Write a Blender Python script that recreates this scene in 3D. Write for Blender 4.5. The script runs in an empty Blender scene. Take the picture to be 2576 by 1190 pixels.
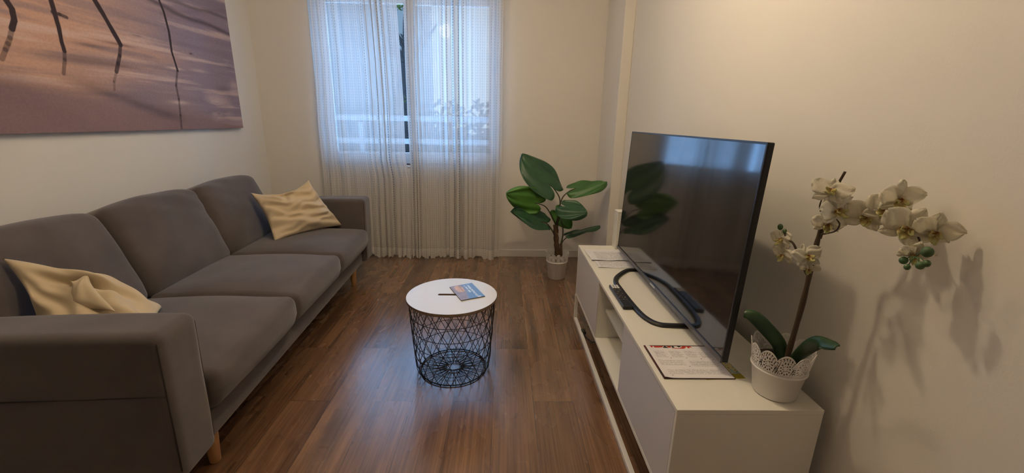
import bpy, bmesh, math, random
import numpy as np
from mathutils import Vector, Matrix, noise
random.seed(4)
S = bpy.context.scene
C = S.collection
PI = math.pi

# ------------------------------------------------------------------ camera, world, lights, exposure
F_PX, CX, CY, CAM_H = 1051.0, 1288.0, 595.0, 1.28
def _basis():
    D = Vector((-73, 3811, F_PX)).normalized()
    F = Vector((-20, -290, F_PX)); F = (F - D * F.dot(D)).normalized()
    R = D.cross(F)
    if R.x < 0: R = -R
    return R, F, -D
_R, _F, _U = _basis()                       # world X, Y, Z written in camera axes (x right, y down, z forward)
def c2w(v): return Vector((v.dot(_R), v.dot(_F), v.dot(_U)))
cam = bpy.data.cameras.new('camera'); camo = bpy.data.objects.new('camera', cam); C.objects.link(camo)
cam.sensor_width = 36; cam.lens = F_PX / 2576 * 36; cam.clip_start = 0.02
mx, my, mz = c2w(Vector((1, 0, 0))), c2w(Vector((0, -1, 0))), c2w(Vector((0, 0, -1)))
camo.matrix_world = Matrix(((mx.x, my.x, mz.x, 0), (mx.y, my.y, mz.y, 0), (mx.z, my.z, mz.z, CAM_H), (0, 0, 0, 1)))
S.camera = camo

S.view_settings.view_transform = 'Standard'; S.view_settings.look = 'None'
S.view_settings.gamma = 1; S.view_settings.use_curve_mapping = False
S.view_settings.exposure = 0.0

W = bpy.data.worlds.new('sky'); S.world = W; W.use_nodes = True
nt = W.node_tree; nt.nodes.clear()
wo = nt.nodes.new('ShaderNodeOutputWorld'); bg = nt.nodes.new('ShaderNodeBackground')
tc = nt.nodes.new('ShaderNodeTexCoord'); sp = nt.nodes.new('ShaderNodeSeparateXYZ'); cr = nt.nodes.new('ShaderNodeValToRGB')
cr.color_ramp.elements[0].position = 0.0; cr.color_ramp.elements[0].color = (.80, .90, .92, 1)
cr.color_ramp.elements[1].position = 0.75; cr.color_ramp.elements[1].color = (.20, .45, .95, 1)
e = cr.color_ramp.elements.new(.25); e.color = (.62, .80, 1.0, 1)
nt.links.new(tc.outputs['Generated'], sp.inputs[0]); nt.links.new(sp.outputs['Z'], cr.inputs[0])
nt.links.new(cr.outputs[0], bg.inputs[0]); bg.inputs[1].default_value = 1.15
nt.links.new(bg.outputs[0], wo.inputs[0])

def lamp(name, loc, power, col, radius=.05, kind='POINT', size=None, rot=None):
    l = bpy.data.lights.new(name, kind); l.energy = power; l.color = col
    if kind == 'AREA':
        l.shape = 'RECTANGLE'; l.size, l.size_y = size
    else: l.shadow_soft_size = radius
    o = bpy.data.objects.new(name, l); o.location = loc; C.objects.link(o)
    if rot: o.rotation_euler = rot
    return o
WARM = (1.0, .775, .50)
lamp('ceiling_bulb', (.08, 1.50, 2.36), 29, WARM, .035)
lamp('ceiling_bulb', (-.22, 1.30, 2.36), 3.5, WARM, .05)
lamp('ceiling_bulb', (-.75, 2.35, 2.36), 15, WARM, .08)
lamp('hallway_lamp', (-.3, -1.1, 2.2), 2.5, WARM, .25)
# daylight entering at the window opening (soft sky light, just outside the glass)
lamp('window_daylight', (-.90, 4.22, 1.56), 60, (.27, .53, 1.0), kind='AREA', size=(1.66, 1.30), rot=(-PI / 2, 0, 0))

# ------------------------------------------------------------------ pixel -> world helpers (photo frame 2576 x 1190)
CAMP = Vector((0, 0, CAM_H))
def ray(x, y): return c2w(Vector(((x - CX) / F_PX, (y - CY) / F_PX, 1)))
def onz(x, y, z): d = ray(x, y); return CAMP + d * ((z - CAM_H) / d.z)
def onx(x, y, X): d = ray(x, y); return CAMP + d * (X / d.x)
def ony(x, y, Y): d = ray(x, y); return CAMP + d * (Y / d.y)

# ------------------------------------------------------------------ materials
def sock(b, n, v):
    if n in b.inputs: b.inputs[n].default_value = v
def mat(name, col=(.8, .8, .8), rough=.6, spec=.5, metal=0, sheen=0, bump=None, coat=0, noise_col=None):
    m = bpy.data.materials.new(name); m.use_nodes = True
    t = m.node_tree; b = t.nodes['Principled BSDF']
    sock(b, 'Base Color', (*col, 1)); sock(b, 'Roughness', rough); sock(b, 'Specular IOR Level', spec)
    sock(b, 'Metallic', metal); sock(b, 'Sheen Weight', sheen); sock(b, 'Coat Weight', coat)
    tcn = t.nodes.new('ShaderNodeTexCoord')
    if noise_col:                             # (scale, colour2, stretch)
        sc, c2, st = noise_col
        mp = t.nodes.new('ShaderNodeMapping'); mp.inputs['Scale'].default_value = st
        n = t.nodes.new('ShaderNodeTexNoise'); n.inputs['Scale'].default_value = sc; n.inputs['Detail'].default_value = 5
        r = t.nodes.new('ShaderNodeValToRGB'); r.color_ramp.elements[0].position = .35; r.color_ramp.elements[1].position = .65
        r.color_ramp.elements[0].color = (*col, 1); r.color_ramp.elements[1].color = (*c2, 1)
        t.links.new(tcn.outputs['Object'], mp.inputs[0]); t.links.new(mp.outputs[0], n.inputs[0])
        t.links.new(n.outputs[0], r.inputs[0]); t.links.new(r.outputs[0], b.inputs['Base Color'])
    if bump:                                  # (scale, strength, distance)
        n = t.nodes.new('ShaderNodeTexNoise'); n.inputs['Scale'].default_value = bump[0]; n.inputs['Detail'].default_value = 4
        bp = t.nodes.new('ShaderNodeBump'); bp.inputs['Strength'].default_value = bump[1]; bp.inputs['Distance'].default_value = bump[2]
        t.links.new(tcn.outputs['Object'], n.inputs[0]); t.links.new(n.outputs[0], bp.inputs['Height'])
        t.links.new(bp.outputs[0], b.inputs['Normal'])
    return m
def paint_mat(name, rough=.6, spec=.4):
    m = mat(name, rough=rough, spec=spec); t = m.node_tree
    a = t.nodes.new('ShaderNodeVertexColor'); a.layer_name = 'Col'
    t.links.new(a.outputs[0], t.nodes['Principled BSDF'].inputs['Base Color'])
    return m

M = {}
M['wall'] = mat('wall_paint', (.78, .75, .70), .9, .2, bump=(180, .12, .002))
M['ceiling'] = mat('ceiling_paint', (.8, .78, .74), .95, .2, bump=(120, .1, .002))
M['trim'] = mat('trim_paint', (.78, .76, .72), .45, bump=(60, .05, .001))
M['white_lam'] = mat('white_laminate', (.80, .775, .70), .38, noise_col=(3, (.78, .76, .69), (1, 1, 1)))
M['door_lam'] = mat('door_laminate', (.66, .64, .64), .35, noise_col=(3, (.64, .62, .62), (1, 1, 1)))
M['white_metal'] = mat('white_metal', (.78, .75, .70), .4, noise_col=(4, (.75, .73, .68), (1, 1, 1)))
M['pvc'] = mat('white_window_frame', (.8, .82, .84), .4, bump=(40, .03, .001))
M['sofa'] = mat('charcoal_weave', (.088, .075, .074), .95, .15, sheen=.35, bump=(420, .35, .002), noise_col=(7, (.108, .092, .090), (1, 1, 1)))
M['sofa_trim'] = mat('charcoal_piping', (.055, .047, .046), .95, .1, bump=(300, .3, .001))
M['pillow'] = mat('beige_cotton', (.58, .48, .33), .9, .15, sheen=.2, bump=(350, .25, .001), noise_col=(6, (.63, .52, .36), (1, 1, 1)))
M['oak'] = mat('light_wood', (.50, .27, .11), .5, noise_col=(12, (.42, .21, .08), (8, 8, 1)))
M['black_plastic'] = mat('black_plastic', (.012, .012, .013), .38, bump=(200, .05, .0005))
M['black_matte'] = mat('black_casing', (.010, .010, .011), .55, bump=(200, .05, .0005))
M['wire'] = mat('black_powder_coat', (.014, .014, .016), .45, noise_col=(30, (.02, .02, .022), (1, 1, 1)))
M['bezel'] = mat('dark_grey_bezel', (.10, .10, .115), .3, metal=.6, noise_col=(20, (.12, .12, .13), (1, 1, 1)))
M['silver'] = mat('silver_badge', (.6, .6, .62), .3, metal=.8, noise_col=(20, (.55, .55, .57), (1, 1, 1)))
M['screen'] = mat('glossy_screen', (.010, .009, .009), .075, .9, noise_col=(2, (.012, .011, .011), (1, 1, 1)))
M['table_white'] = mat('white_tabletop', (.76, .76, .76), .3, noise_col=(3, (.74, .74, .74), (1, 1, 1)))
M['fibre'] = mat('fibreboard_edge', (.20, .14, .09), .7, noise_col=(40, (.26, .19, .12), (1, 1, 1)))
M['pot'] = mat('white_enamel_pot', (.78, .75, .72), .35, noise_col=(5, (.76, .73, .70), (1, 1, 1)))
M['soil'] = mat('dark_soil', (.03, .022, .016), .95, bump=(60, 1, .01))
M['leaf'] = mat('leaf_green', (.035, .115, .030), .42, .5, noise_col=(9, (.055, .17, .035), (1, 1, 1)), bump=(30, .25, .004))
M['leaf_dark'] = mat('leaf_dark_green', (.018, .070, .032), .4, .5, noise_col=(9, (.03, .10, .04), (1, 1, 1)), bump=(30, .25, .004))
M['leaf_bright'] = mat('leaf_bright_green', (.06, .19, .025), .42, .5, noise_col=(9, (.085, .25, .04), (1, 1, 1)), bump=(30, .25, .004))
M['vein'] = mat('leaf_vein', (.045, .125, .035), .5, noise_col=(20, (.055, .14, .045), (1, 1, 1)))
M['stem'] = mat('dark_plant_stem', (.035, .040, .018), .55, noise_col=(30, (.055, .045, .022), (1, 1, 1)))
M['bark'] = mat('fibrous_brown_trunk', (.14, .075, .035), .9, noise_col=(14, (.05, .028, .014), (3, 3, .6)), bump=(70, 1, .008))
M['ostem'] = mat('orchid_cane', (.055, .034, .018), .6, noise_col=(30, (.08, .05, .028), (1, 1, .2)))
M['oleaf'] = mat('orchid_leaf', (.010, .035, .012), .4, noise_col=(14, (.016, .055, .016), (1, 1, 1)), bump=(40, .3, .003))
M['bud'] = mat('green_bud', (.05, .10, .035), .5, noise_col=(30, (.07, .14, .05), (1, 1, 1)))
M['green_paper'] = mat('dark_booklet_cover', (.02, .018, .012), .6, noise_col=(20, (.10, .02, .012), (1, 1, 1)))
M['paper'] = mat('white_paper_stock', (.66, .64, .64), .8, noise_col=(4, (.64, .62, .62), (1, 1, 1)))
M['rubber_white'] = mat('white_button_rubber', (.75, .75, .73), .6, noise_col=(30, (.7, .7, .7), (1, 1, 1)))
M['grey_button'] = mat('grey_button_rubber', (.12, .12, .13), .6, noise_col=(30, (.15, .15, .16), (1, 1, 1)))

def petal_mat():
    m = mat('orchid_petal', (.86, .82, .72), .7, .2); t = m.node_tree; b = t.nodes['Principled BSDF']
    a = t.nodes.new('ShaderNodeVertexColor'); a.layer_name = 'Col'
    t.links.new(a.outputs[0], b.inputs['Base Color'])
    tr = t.nodes.new('ShaderNodeBsdfTranslucent'); mixn = t.nodes.new('ShaderNodeMixShader'); mixn.inputs[0].default_value = .6
    t.links.new(a.outputs[0], tr.inputs[0])
    out = t.nodes['Material Output']
    t.links.new(b.outputs[0], mixn.inputs[1]); t.links.new(tr.outputs[0], mixn.inputs[2]); t.links.new(mixn.outputs[0], out.inputs[0])
    return m
M['petal'] = petal_mat()

def glass_mat():
    m = bpy.data.materials.new('window_glass'); m.use_nodes = True; t = m.node_tree; t.nodes.clear()
    o = t.nodes.new('ShaderNodeOutputMaterial'); tr = t.nodes.new('ShaderNodeBsdfTransparent'); g = t.nodes.new('ShaderNodeBsdfGlossy')
    g.inputs['Roughness'].default_value = .02; tr.inputs[0].default_value = (.94, .97, .97, 1)
    fr = t.nodes.new('ShaderNodeFresnel'); mi = t.nodes.new('ShaderNodeMixShader')
    t.links.new(fr.outputs[0], mi.inputs[0]); t.links.new(tr.outputs[0], mi.inputs[1]); t.links.new(g.outputs[0], mi.inputs[2]); t.links.new(mi.outputs[0], o.inputs[0])
    return m
M['glass'] = glass_mat()

def curtain_mat():
    m = bpy.data.materials.new('sheer_curtain_cloth'); m.use_nodes = True; t = m.node_tree; t.nodes.clear()
    N = t.nodes.new; L = t.links.new
    o = N('ShaderNodeOutputMaterial')
    uv = N('ShaderNodeUVMap'); uv.uv_map = 'UVMap'; sx = N('ShaderNodeSeparateXYZ'); L(uv.outputs[0], sx.inputs[0])
    def math_(op, a, b=None):
        n = N('ShaderNodeMath'); n.operation = op
        for i, v in enumerate((a, b)):
            if v is None: continue
            if isinstance(v, (int, float)): n.inputs[i].default_value = v
            else: L(v, n.inputs[i])
        return n.outputs[0]
    u, v = sx.outputs[0], sx.outputs[1]                       # both in metres of cloth
    fu = math_('FRACT', math_('MULTIPLY', u, 1 / .034)); line = math_('LESS_THAN', fu, .085)
    fv = math_('FRACT', math_('MULTIPLY', v, 1 / .022)); dash = math_('LESS_THAN', fv, .62)
    stitch = math_('MULTIPLY', line, dash)
    fu2 = math_('FRACT', math_('MULTIPLY', u, 1 / .0065)); thr = math_('MULTIPLY', math_('LESS_THAN', fu2, .35), .06)
    df = N('ShaderNodeBsdfDiffuse'); tl = N('ShaderNodeBsdfTranslucent'); tp = N('ShaderNodeBsdfTransparent')
    mc = N('ShaderNodeMix'); mc.data_type = 'RGBA'; mc.inputs['A'].default_value = (.82, .80, .77, 1); mc.inputs['B'].default_value = (.20, .20, .21, 1)
    L(stitch, mc.inputs['Factor']); L(mc.outputs['Result'], df.inputs[0]); L(mc.outputs['Result'], tl.inputs[0])
    m1 = N('ShaderNodeMixShader'); m1.inputs[0].default_value = .34; L(df.outputs[0], m1.inputs[1]); L(tl.outputs[0], m1.inputs[2])
    # openness of the weave; the woven hem is closed
    hem = math_('LESS_THAN', v, .085)
    op = math_('SUBTRACT', math_('SUBTRACT', .29, thr), math_('MULTIPLY', stitch, .3)); op = math_('MULTIPLY', op, math_('SUBTRACT', 1, math_('MULTIPLY', hem, .8)))
    op = math_('MAXIMUM', op, 0)
    m2 = N('ShaderNodeMixShader'); L(op, m2.inputs[0]); L(m1.outputs[0], m2.inputs[1]); L(tp.outputs[0], m2.inputs[2])
    n = N('ShaderNodeTexNoise'); n.inputs['Scale'].default_value = 160; bp = N('ShaderNodeBump'); bp.inputs['Strength'].default_value = .5; bp.inputs['Distance'].default_value = .003
    L(uv.outputs[0], n.inputs[0]); L(n.outputs[0], bp.inputs['Height']); L(bp.outputs[0], df.inputs['Normal'])
    L(m2.outputs[0], o.inputs[0])
    return m
M['curtain'] = curtain_mat()

def floor_mat():
    m = bpy.data.materials.new('oak_laminate_floor'); m.use_nodes = True; t = m.node_tree; b = t.nodes['Principled BSDF']
    N = t.nodes.new; L = t.links.new
    tcn = N('ShaderNodeTexCoord')
    rot = N('ShaderNodeMapping'); rot.inputs['Rotation'].default_value = (0, 0, PI / 2); rot.inputs['Location'].default_value = (.42, .035, 0)
    L(tcn.outputs['Object'], rot.inputs[0])
    br = N('ShaderNodeTexBrick'); br.offset = .37; br.inputs['Scale'].default_value = 1; br.inputs['Brick Width'].default_value = 1.28
    br.inputs['Row Height'].default_value = .19; br.inputs['Mortar Size'].default_value = .0011; br.inputs['Mortar Smooth'].default_value = .1
    br.inputs['Color1'].default_value = (0, 0, 0, 1); br.inputs['Color2'].default_value = (1, 1, 1, 1); br.inputs['Mortar'].default_value = (.5, .5, .5, 1)
    L(rot.outputs[0], br.inputs[0])
    # per-plank offset of the grain
    add = N('ShaderNodeVectorMath'); add.operation = 'MULTIPLY_ADD'; add.inputs[1].default_value = (7.3, 3.1, 5.7)
    L(br.outputs['Color'], add.inputs[0]); L(tcn.outputs['Object'], add.inputs[2])
    def grain(sc, st, det, dist):
        mp = N('ShaderNodeMapping'); mp.inputs['Scale'].default_value = st; L(add.outputs[0], mp.inputs[0])
        n = N('ShaderNodeTexNoise'); n.inputs['Scale'].default_value = sc; n.inputs['Detail'].default_value = det; n.inputs['Distortion'].default_value = dist
        L(mp.outputs[0], n.inputs[0]); return n.outputs[0]
    g1 = grain(2.2, (5.0, .42, 1), 4, .5); g2 = grain(7, (18, .35, 1), 6, .2); g3 = grain(3.0, (3.2, 1.3, 1), 2, .6)
    r1 = N('ShaderNodeValToRGB'); el = r1.color_ramp.elements
    el[0].position = .28; el[0].color = (.085, .040, .019, 1); el[1].position = .72; el[1].color = (.27, .148, .075, 1)
    e = el.new(.48); e.color = (.205, .108, .052, 1)
    L(g1, r1.inputs[0])
    r2 = N('ShaderNodeValToRGB'); r2.color_ramp.elements[0].position = .34; r2.color_ramp.elements[0].color = (.55, .52, .5, 1)
    r2.color_ramp.elements[1].position = .62; r2.color_ramp.elements[1].color = (1.12, 1.12, 1.12, 1); L(g2, r2.inputs[0])
    mu = N('ShaderNodeMix'); mu.data_type = 'RGBA'; mu.blend_type = 'MULTIPLY'; mu.inputs['Factor'].default_value = .8
    L(r1.outputs[0], mu.inputs['A']); L(r2.outputs[0], mu.inputs['B'])
    # knots
    kn = N('ShaderNodeTexVoronoi'); kn.inputs['Scale'].default_value = 1.0
    mp = N('ShaderNodeMapping'); mp.inputs['Scale'].default_value = (6.0, 2.6, 1); L(add.outputs[0], mp.inputs[0]); L(mp.outputs[0], kn.inputs[0])
    rk = N('ShaderNodeValToRGB'); rk.color_ramp.elements[0].position = .0; rk.color_ramp.elements[0].color = (.30, .24, .22, 1)
    rk.color_ramp.elements[1].position = .13; rk.color_ramp.elements[1].color = (1, 1, 1, 1); L(kn.outputs['Distance'], rk.inputs[0])
    mu3 = N('ShaderNodeMix'); mu3.data_type = 'RGBA'; mu3.blend_type = 'MULTIPLY'; mu3.inputs['Factor'].default_value = .75
    L(mu.outputs['Result'], mu3.inputs['A']); L(rk.outputs[0], mu3.inputs['B'])
    # plank tone
    rp = N('ShaderNodeValToRGB'); rp.color_ramp.elements[0].color = (.80, .78, .78, 1); rp.color_ramp.elements[1].color = (1.2, 1.2, 1.2, 1)
    L(br.outputs['Color'], rp.inputs[0])
    mu2 = N('ShaderNodeMix'); mu2.data_type = 'RGBA'; mu2.blend_type = 'MULTIPLY'; mu2.inputs['Factor'].default_value = 1
    L(mu3.outputs['Result'], mu2.inputs['A']); L(rp.outputs[0], mu2.inputs['B'])
    mo = N('ShaderNodeMix'); mo.data_type = 'RGBA'; L(br.outputs['Fac'], mo.inputs['Factor']); L(mu2.outputs['Result'], mo.inputs['A']); mo.inputs['B'].default_value = (.06, .03, .015, 1)
    L(mo.outputs['Result'], b.inputs['Base Color'])
    sock(b, 'Specular IOR Level', .9); sock(b, 'Coat Weight', .7); sock(b, 'Coat Roughness', .22)
    rr = N('ShaderNodeMapRange'); rr.inputs['To Min'].default_value = .22; rr.inputs['To Max'].default_value = .32; L(g3, rr.inputs['Value']); L(rr.outputs[0], b.inputs['Roughness'])
    bp = N('ShaderNodeBump'); bp.inputs['Strength'].default_value = .12; bp.inputs['Distance'].default_value = .002; L(g2, bp.inputs['Height']); L(bp.outputs[0], b.inputs['Normal'])
    return m
M['floor'] = floor_mat()

# ------------------------------------------------------------------ object helpers
def link(name, me, m, parent=None, smooth=False):
    o = bpy.data.objects.new(name, me); C.objects.link(o)
    if m is not None:
        for mm in (m if isinstance(m, (list, tuple)) else [m]): me.materials.append(mm)
    if parent: o.parent = parent
    if smooth:
        for p in me.polygons: p.use_smooth = True
    return o
def build(name, bm, m, parent=None, smooth=False, bevel=0, solid=0, doubles=False, angle=None):
    if doubles: bmesh.ops.remove_doubles(bm, verts=bm.verts, dist=1e-5)
    bmesh.ops.recalc_face_normals(bm, faces=bm.faces)
    me = bpy.data.meshes.new(name); bm.to_mesh(me); bm.free()
    o = link(name, me, m, parent, smooth)
    if solid:
        s = o.modifiers.new('thick', 'SOLIDIFY'); s.thickness = solid; s.offset = 0
    if bevel:
        b = o.modifiers.new('bevel', 'BEVEL'); b.width = bevel; b.segments = 2; b.limit_method = 'ANGLE'
    return o
def empty(name, loc, rz=0):
    o = bpy.data.objects.new(name, None); C.objects.link(o); o.location = loc; o.rotation_euler = (0, 0, rz); o.empty_display_size = .1
    return o
def tag(o, label, cat, group=None):
    o['label'] = label; o['category'] = cat
    if group: o['group'] = group
    return o
def struct(o): o['kind'] = 'structure'; return o
def box(bm, lo, hi, mi=0):
    vs = [bm.verts.new((x, y, z)) for x in (lo[0], hi[0]) for y in (lo[1], hi[1]) for z in (lo[2], hi[2])]
    for f in ((0, 1, 3, 2), (4, 6, 7, 5), (0, 4, 5, 1), (2, 3, 7, 6), (0, 2, 6, 4), (1, 5, 7, 3)):
        bm.faces.new([vs[i] for i in f]).material_index = mi
def bx(name, lo, hi, m, parent=None, bevel=.002):
    bm = bmesh.new(); box(bm, lo, hi); return build(name, bm, m, parent, bevel=bevel)
def tube(bm, pts, r, n=8, closed=False, cap=True):
    pts = [Vector(p) for p in pts]; k = len(pts)
    rs = r if isinstance(r, (list, tuple)) else [r] * k
    rings = []; up = None
    for i, p in enumerate(pts):
        a = pts[i - 1] if (i > 0 or closed) else p
        b = pts[(i + 1) % k] if (i < k - 1 or closed) else p
        t = (b - a).normalized()
        if up is None:
            up = Vector((0, 0, 1)) if abs(t.z) < .9 else Vector((1, 0, 0))
        x = up - t * up.dot(t)
        if x.length < 1e-5: x = t.orthogonal()
        x.normalize(); up = x; y = t.cross(x)
        rings.append([bm.verts.new(p + (x * math.cos(2 * PI * j / n) + y * math.sin(2 * PI * j / n)) * rs[i]) for j in range(n)])
    for i in range(k if closed else k - 1):
        A, B = rings[i], rings[(i + 1) % k]
        for j in range(n): bm.faces.new((A[j], A[(j + 1) % n], B[(j + 1) % n], B[j]))
    if cap and not closed:
        bm.faces.new(rings[0][::-1]); bm.faces.new(rings[-1])
def lathe(bm, prof, n=48, c=(0, 0)):
    rings = [[bm.verts.new((c[0] + r * math.cos(2 * PI * j / n), c[1] + r * math.sin(2 * PI * j / n), z)) for j in range(n)] if r > 1e-6 else [bm.verts.new((c[0], c[1], z))] for r, z in prof]
    for A, B in zip(rings, rings[1:]):
        for j in range(n):
            q = [A[j % len(A)], A[(j + 1) % len(A)], B[(j + 1) % len(B)], B[j % len(B)]]
            q = list(dict.fromkeys(q))
            if len(q) > 2: bm.faces.new(q)
def smoothcurve(pts, n=8):
    pts = [Vector(p) for p in pts]; out = []
    P = [pts[0]] + pts + [pts[-1]]
    for i in range(1, len(P) - 2):
        for j in range(n):
            t = j / n; a, b, c, d = P[i - 1], P[i], P[i + 1], P[i + 2]
            out.append(.5 * ((2 * b) + (c - a) * t + (2 * a - 5 * b + 4 * c - d) * t * t + (3 * b - a - 3 * c + d) * t ** 3))
    out.append(pts[-1]); return out
def rbox(bm, s, r, m=10, fn=None, M4=None):
    """soft box of half sizes s, edge radius r; fn(p, unit) displaces a point"""
    def axis(h):
        a = [h - r + r * math.sin(PI / 2 * i / 5) for i in range(6)]
        inner = list(np.linspace(-(h - r), h - r, m + 1))
        return [-v for v in a[::-1]][:-1] + inner + a[1:]
    ax = [axis(h) for h in s]
    def pos(p):
        p = Vector(p); inn = Vector([max(-(s[i] - r), min(s[i] - r, p[i])) for i in range(3)])
        d = p - inn
        if d.length > 1e-9:
            q = inn + d.normalized() * r * min(1, max(abs(d.x), abs(d.y), abs(d.z)) / r)
        else: q = p
        if fn: q = fn(q)
        return q
    for a in range(3):
        b, c = (a + 1) % 3, (a + 2) % 3
        for sg in (-1, 1):
            g = []
            for u in ax[b]:
                row = []
                for v in ax[c]:
                    p = [0, 0, 0]; p[a] = sg * s[a]; p[b] = u; p[c] = v
                    q = pos(p)
                    if M4: q = M4 @ q
                    row.append(bm.verts.new(q))
                g.append(row)
            for i in range(len(g) - 1):
                for j in range(len(g[0]) - 1):
                    f = (g[i][j], g[i + 1][j], g[i + 1][j + 1], g[i][j + 1])
                    bm.faces.new(f if sg > 0 else f[::-1])
def grid_mesh(name, nu, nv, fn, m, parent=None, col=None, smooth=True, uvs=None, solid=0):
    """fn(u,v)->xyz for u,v in 0..1 ; col(U,V) -> (nv+1, nu+1, 3) array"""
    vs = [fn(i / nu, j / nv) for j in range(nv + 1) for i in range(nu + 1)]
    w = nu + 1
    fs = [(j * w + i, j * w + i + 1, (j + 1) * w + i + 1, (j + 1) * w + i) for j in range(nv) for i in range(nu)]
    me = bpy.data.meshes.new(name); me.from_pydata([tuple(v) for v in vs], [], fs); me.update()
    if col is not None:
        U, V = np.meshgrid(np.linspace(0, 1, nu + 1), np.linspace(0, 1, nv + 1))
        c = np.clip(col(U, V), 0, 1).reshape(-1, 3)
        ca = me.color_attributes.new('Col', 'FLOAT_COLOR', 'POINT')
        ca.data.foreach_set('color', np.hstack([c, np.ones((len(c), 1))]).astype(np.float32).ravel())
    if uvs is not None:
        l = me.uv_layers.new(name='UVMap')
        for lp in me.loops:
            vi = lp.vertex_index; l.data[lp.index].uv = uvs(vi % w, vi // w)
    o = link(name, me, m, parent, smooth)
    if solid:
        s = o.modifiers.new('thick', 'SOLIDIFY'); s.thickness = solid; s.offset = -1
    return o
rng = np.random.default_rng(7)
def vnoise(U, V, fx, fy, seed=0, octs=4):
    r = np.random.default_rng(seed); out = np.zeros_like(U); amp = 1; tot = 0
    for o in range(octs):
        nx, ny = int(fx) + 3, int(fy) + 3; g = r.random((ny, nx))
        x = (U % 1.0001) * fx; y = (V % 1.0001) * fy
        xi = x.astype(int); yi = y.astype(int); xf = x - xi; yf = y - yi
        xf = xf * xf * (3 - 2 * xf); yf = yf * yf * (3 - 2 * yf)
        xi = np.clip(xi, 0, nx - 2); yi = np.clip(yi, 0, ny - 2)
        out += amp * ((g[yi, xi] * (1 - xf) + g[yi, xi + 1] * xf) * (1 - yf) + (g[yi + 1, xi] * (1 - xf) + g[yi + 1, xi + 1] * xf) * yf)
        tot += amp; amp *= .5; fx *= 2; fy *= 2
    return out / tot
def srgb(r, g, b):
    f = lambda c: (c / 255 / 12.92) if c / 255 <= .04045 else ((c / 255 + .055) / 1.055) ** 2.4
    return np.array([f(r), f(g), f(b)])

# ------------------------------------------------------------------ the room
XL, XR, YB, YF, ZC = -2.16, .952, 3.913, -2.2, 2.5
T = .12
struct(bx('floor', (XL - T, YF - T, -.05), (XR + T, YB + .3, 0), M['floor'], bevel=0))
struct(bx('ceiling', (XL - T, YF - T, ZC), (XR + T, YB + .3, ZC + .1), M['ceiling'], bevel=0))
struct(bx('wall_left', (XL - T, YF, 0), (XL, YB, ZC), M['wall'], bevel=0))
struct(bx('wall_right', (XR, YF, 0), (XR + T, YB, ZC), M['wall'], bevel=0))
struct(bx('wall_front', (XL - T, YF - T, 0), (XR + T, YF, ZC), M['wall'], bevel=0))
WX0, WX1, WZ0, WZ1 = -1.655, -.04, .875, 2.34
bm = bmesh.new()
WD = .24
box(bm, (XL - T, YB, 0), (WX0, YB + WD, ZC)); box(bm, (WX1, YB, 0), (XR + T, YB + WD, ZC))
box(bm, (WX0, YB, 0), (WX1, YB + WD, WZ0)); box(bm, (WX0, YB, WZ1), (WX1, YB + WD, ZC))
struct(build('wall_back', bm, M['wall']))
struct(bx('wall_pillar', (.872, 3.36, 0), (XR, YB, ZC), M['wall'], bevel=.004))
struct(bx('baseboard_back', (XL, YB - .013, 0), (.872, YB, .07), M['trim'], bevel=.003))
struct(bx('baseboard_left', (XL, YF, 0), (XL + .013, YB - .013, .07), M['trim'], bevel=.003))
struct(bx('baseboard_right', (XR - .013, YF, 0), (XR, 3.36, .07), M['trim'], bevel=.003))

# window
win = struct(empty('window_1', (0, 0, 0)))
FY0, FY1 = YB + .10, YB + .16
bm = bmesh.new(); fw = .05
box(bm, (WX0, FY0, WZ0), (WX0 + fw, FY1, WZ1)); box(bm, (WX1 - fw, FY0, WZ0), (WX1, FY1, WZ1))
box(bm, (WX0 + fw, FY0, WZ0), (WX1 - fw, FY1, WZ0 + fw)); box(bm, (WX0 + fw, FY0, WZ1 - fw), (WX1 - fw, FY1, WZ1))
build('window_frame', bm, M['pvc'], win, bevel=.003)
for a, b, y in ((WX0 + fw, -.815, FY0 + .004), (-.87, WX1 - fw, FY0 + .034)):
    bm = bmesh.new(); w = .052; y1 = y + .026
    z0, z1 = WZ0 + fw, WZ1 - fw
    box(bm, (a, y, z0), (a + w, y1, z1)); box(bm, (b - w, y, z0), (b, y1, z1)); box(bm, (a + w, y, z0), (b - w, y1, z0 + w)); box(bm, (a + w, y, z1 - w), (b - w, y1, z1))
    sash = build('window_sash', bm, M['pvc'], win, bevel=.002)
    bx('pane', (a + w, y + .010, z0 + w), (b - w, y + .015, z1 - w), M['glass'], sash, bevel=0)
bx('window_latch', (-.862, FY0 - .006, .935), (-.848, FY0 + .004, .985), M['black_plastic'], win)
bx('window_sill', (WX0, YB - .012, WZ0 - .022), (WX1, FY0, WZ0), M['pvc'], win)

# roller shutter strap winder beside the window
p0 = ony(1257, 414, YB - .006)
st = tag(empty('shutter_strap_winder', (p0.x + .008, YB, p0.z)), 'narrow white shutter strap plate on the wall right of the curtain', 'strap winder')
bx('cover_plate', (-.012, -.012, 0), (.014, 0, .17), M['trim'], st, bevel=.003)
bx('strap', (-.007, -.014, .17), (.009, -.011, ZC - p0.z - .02), M['white_metal'], st, bevel=0)

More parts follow.
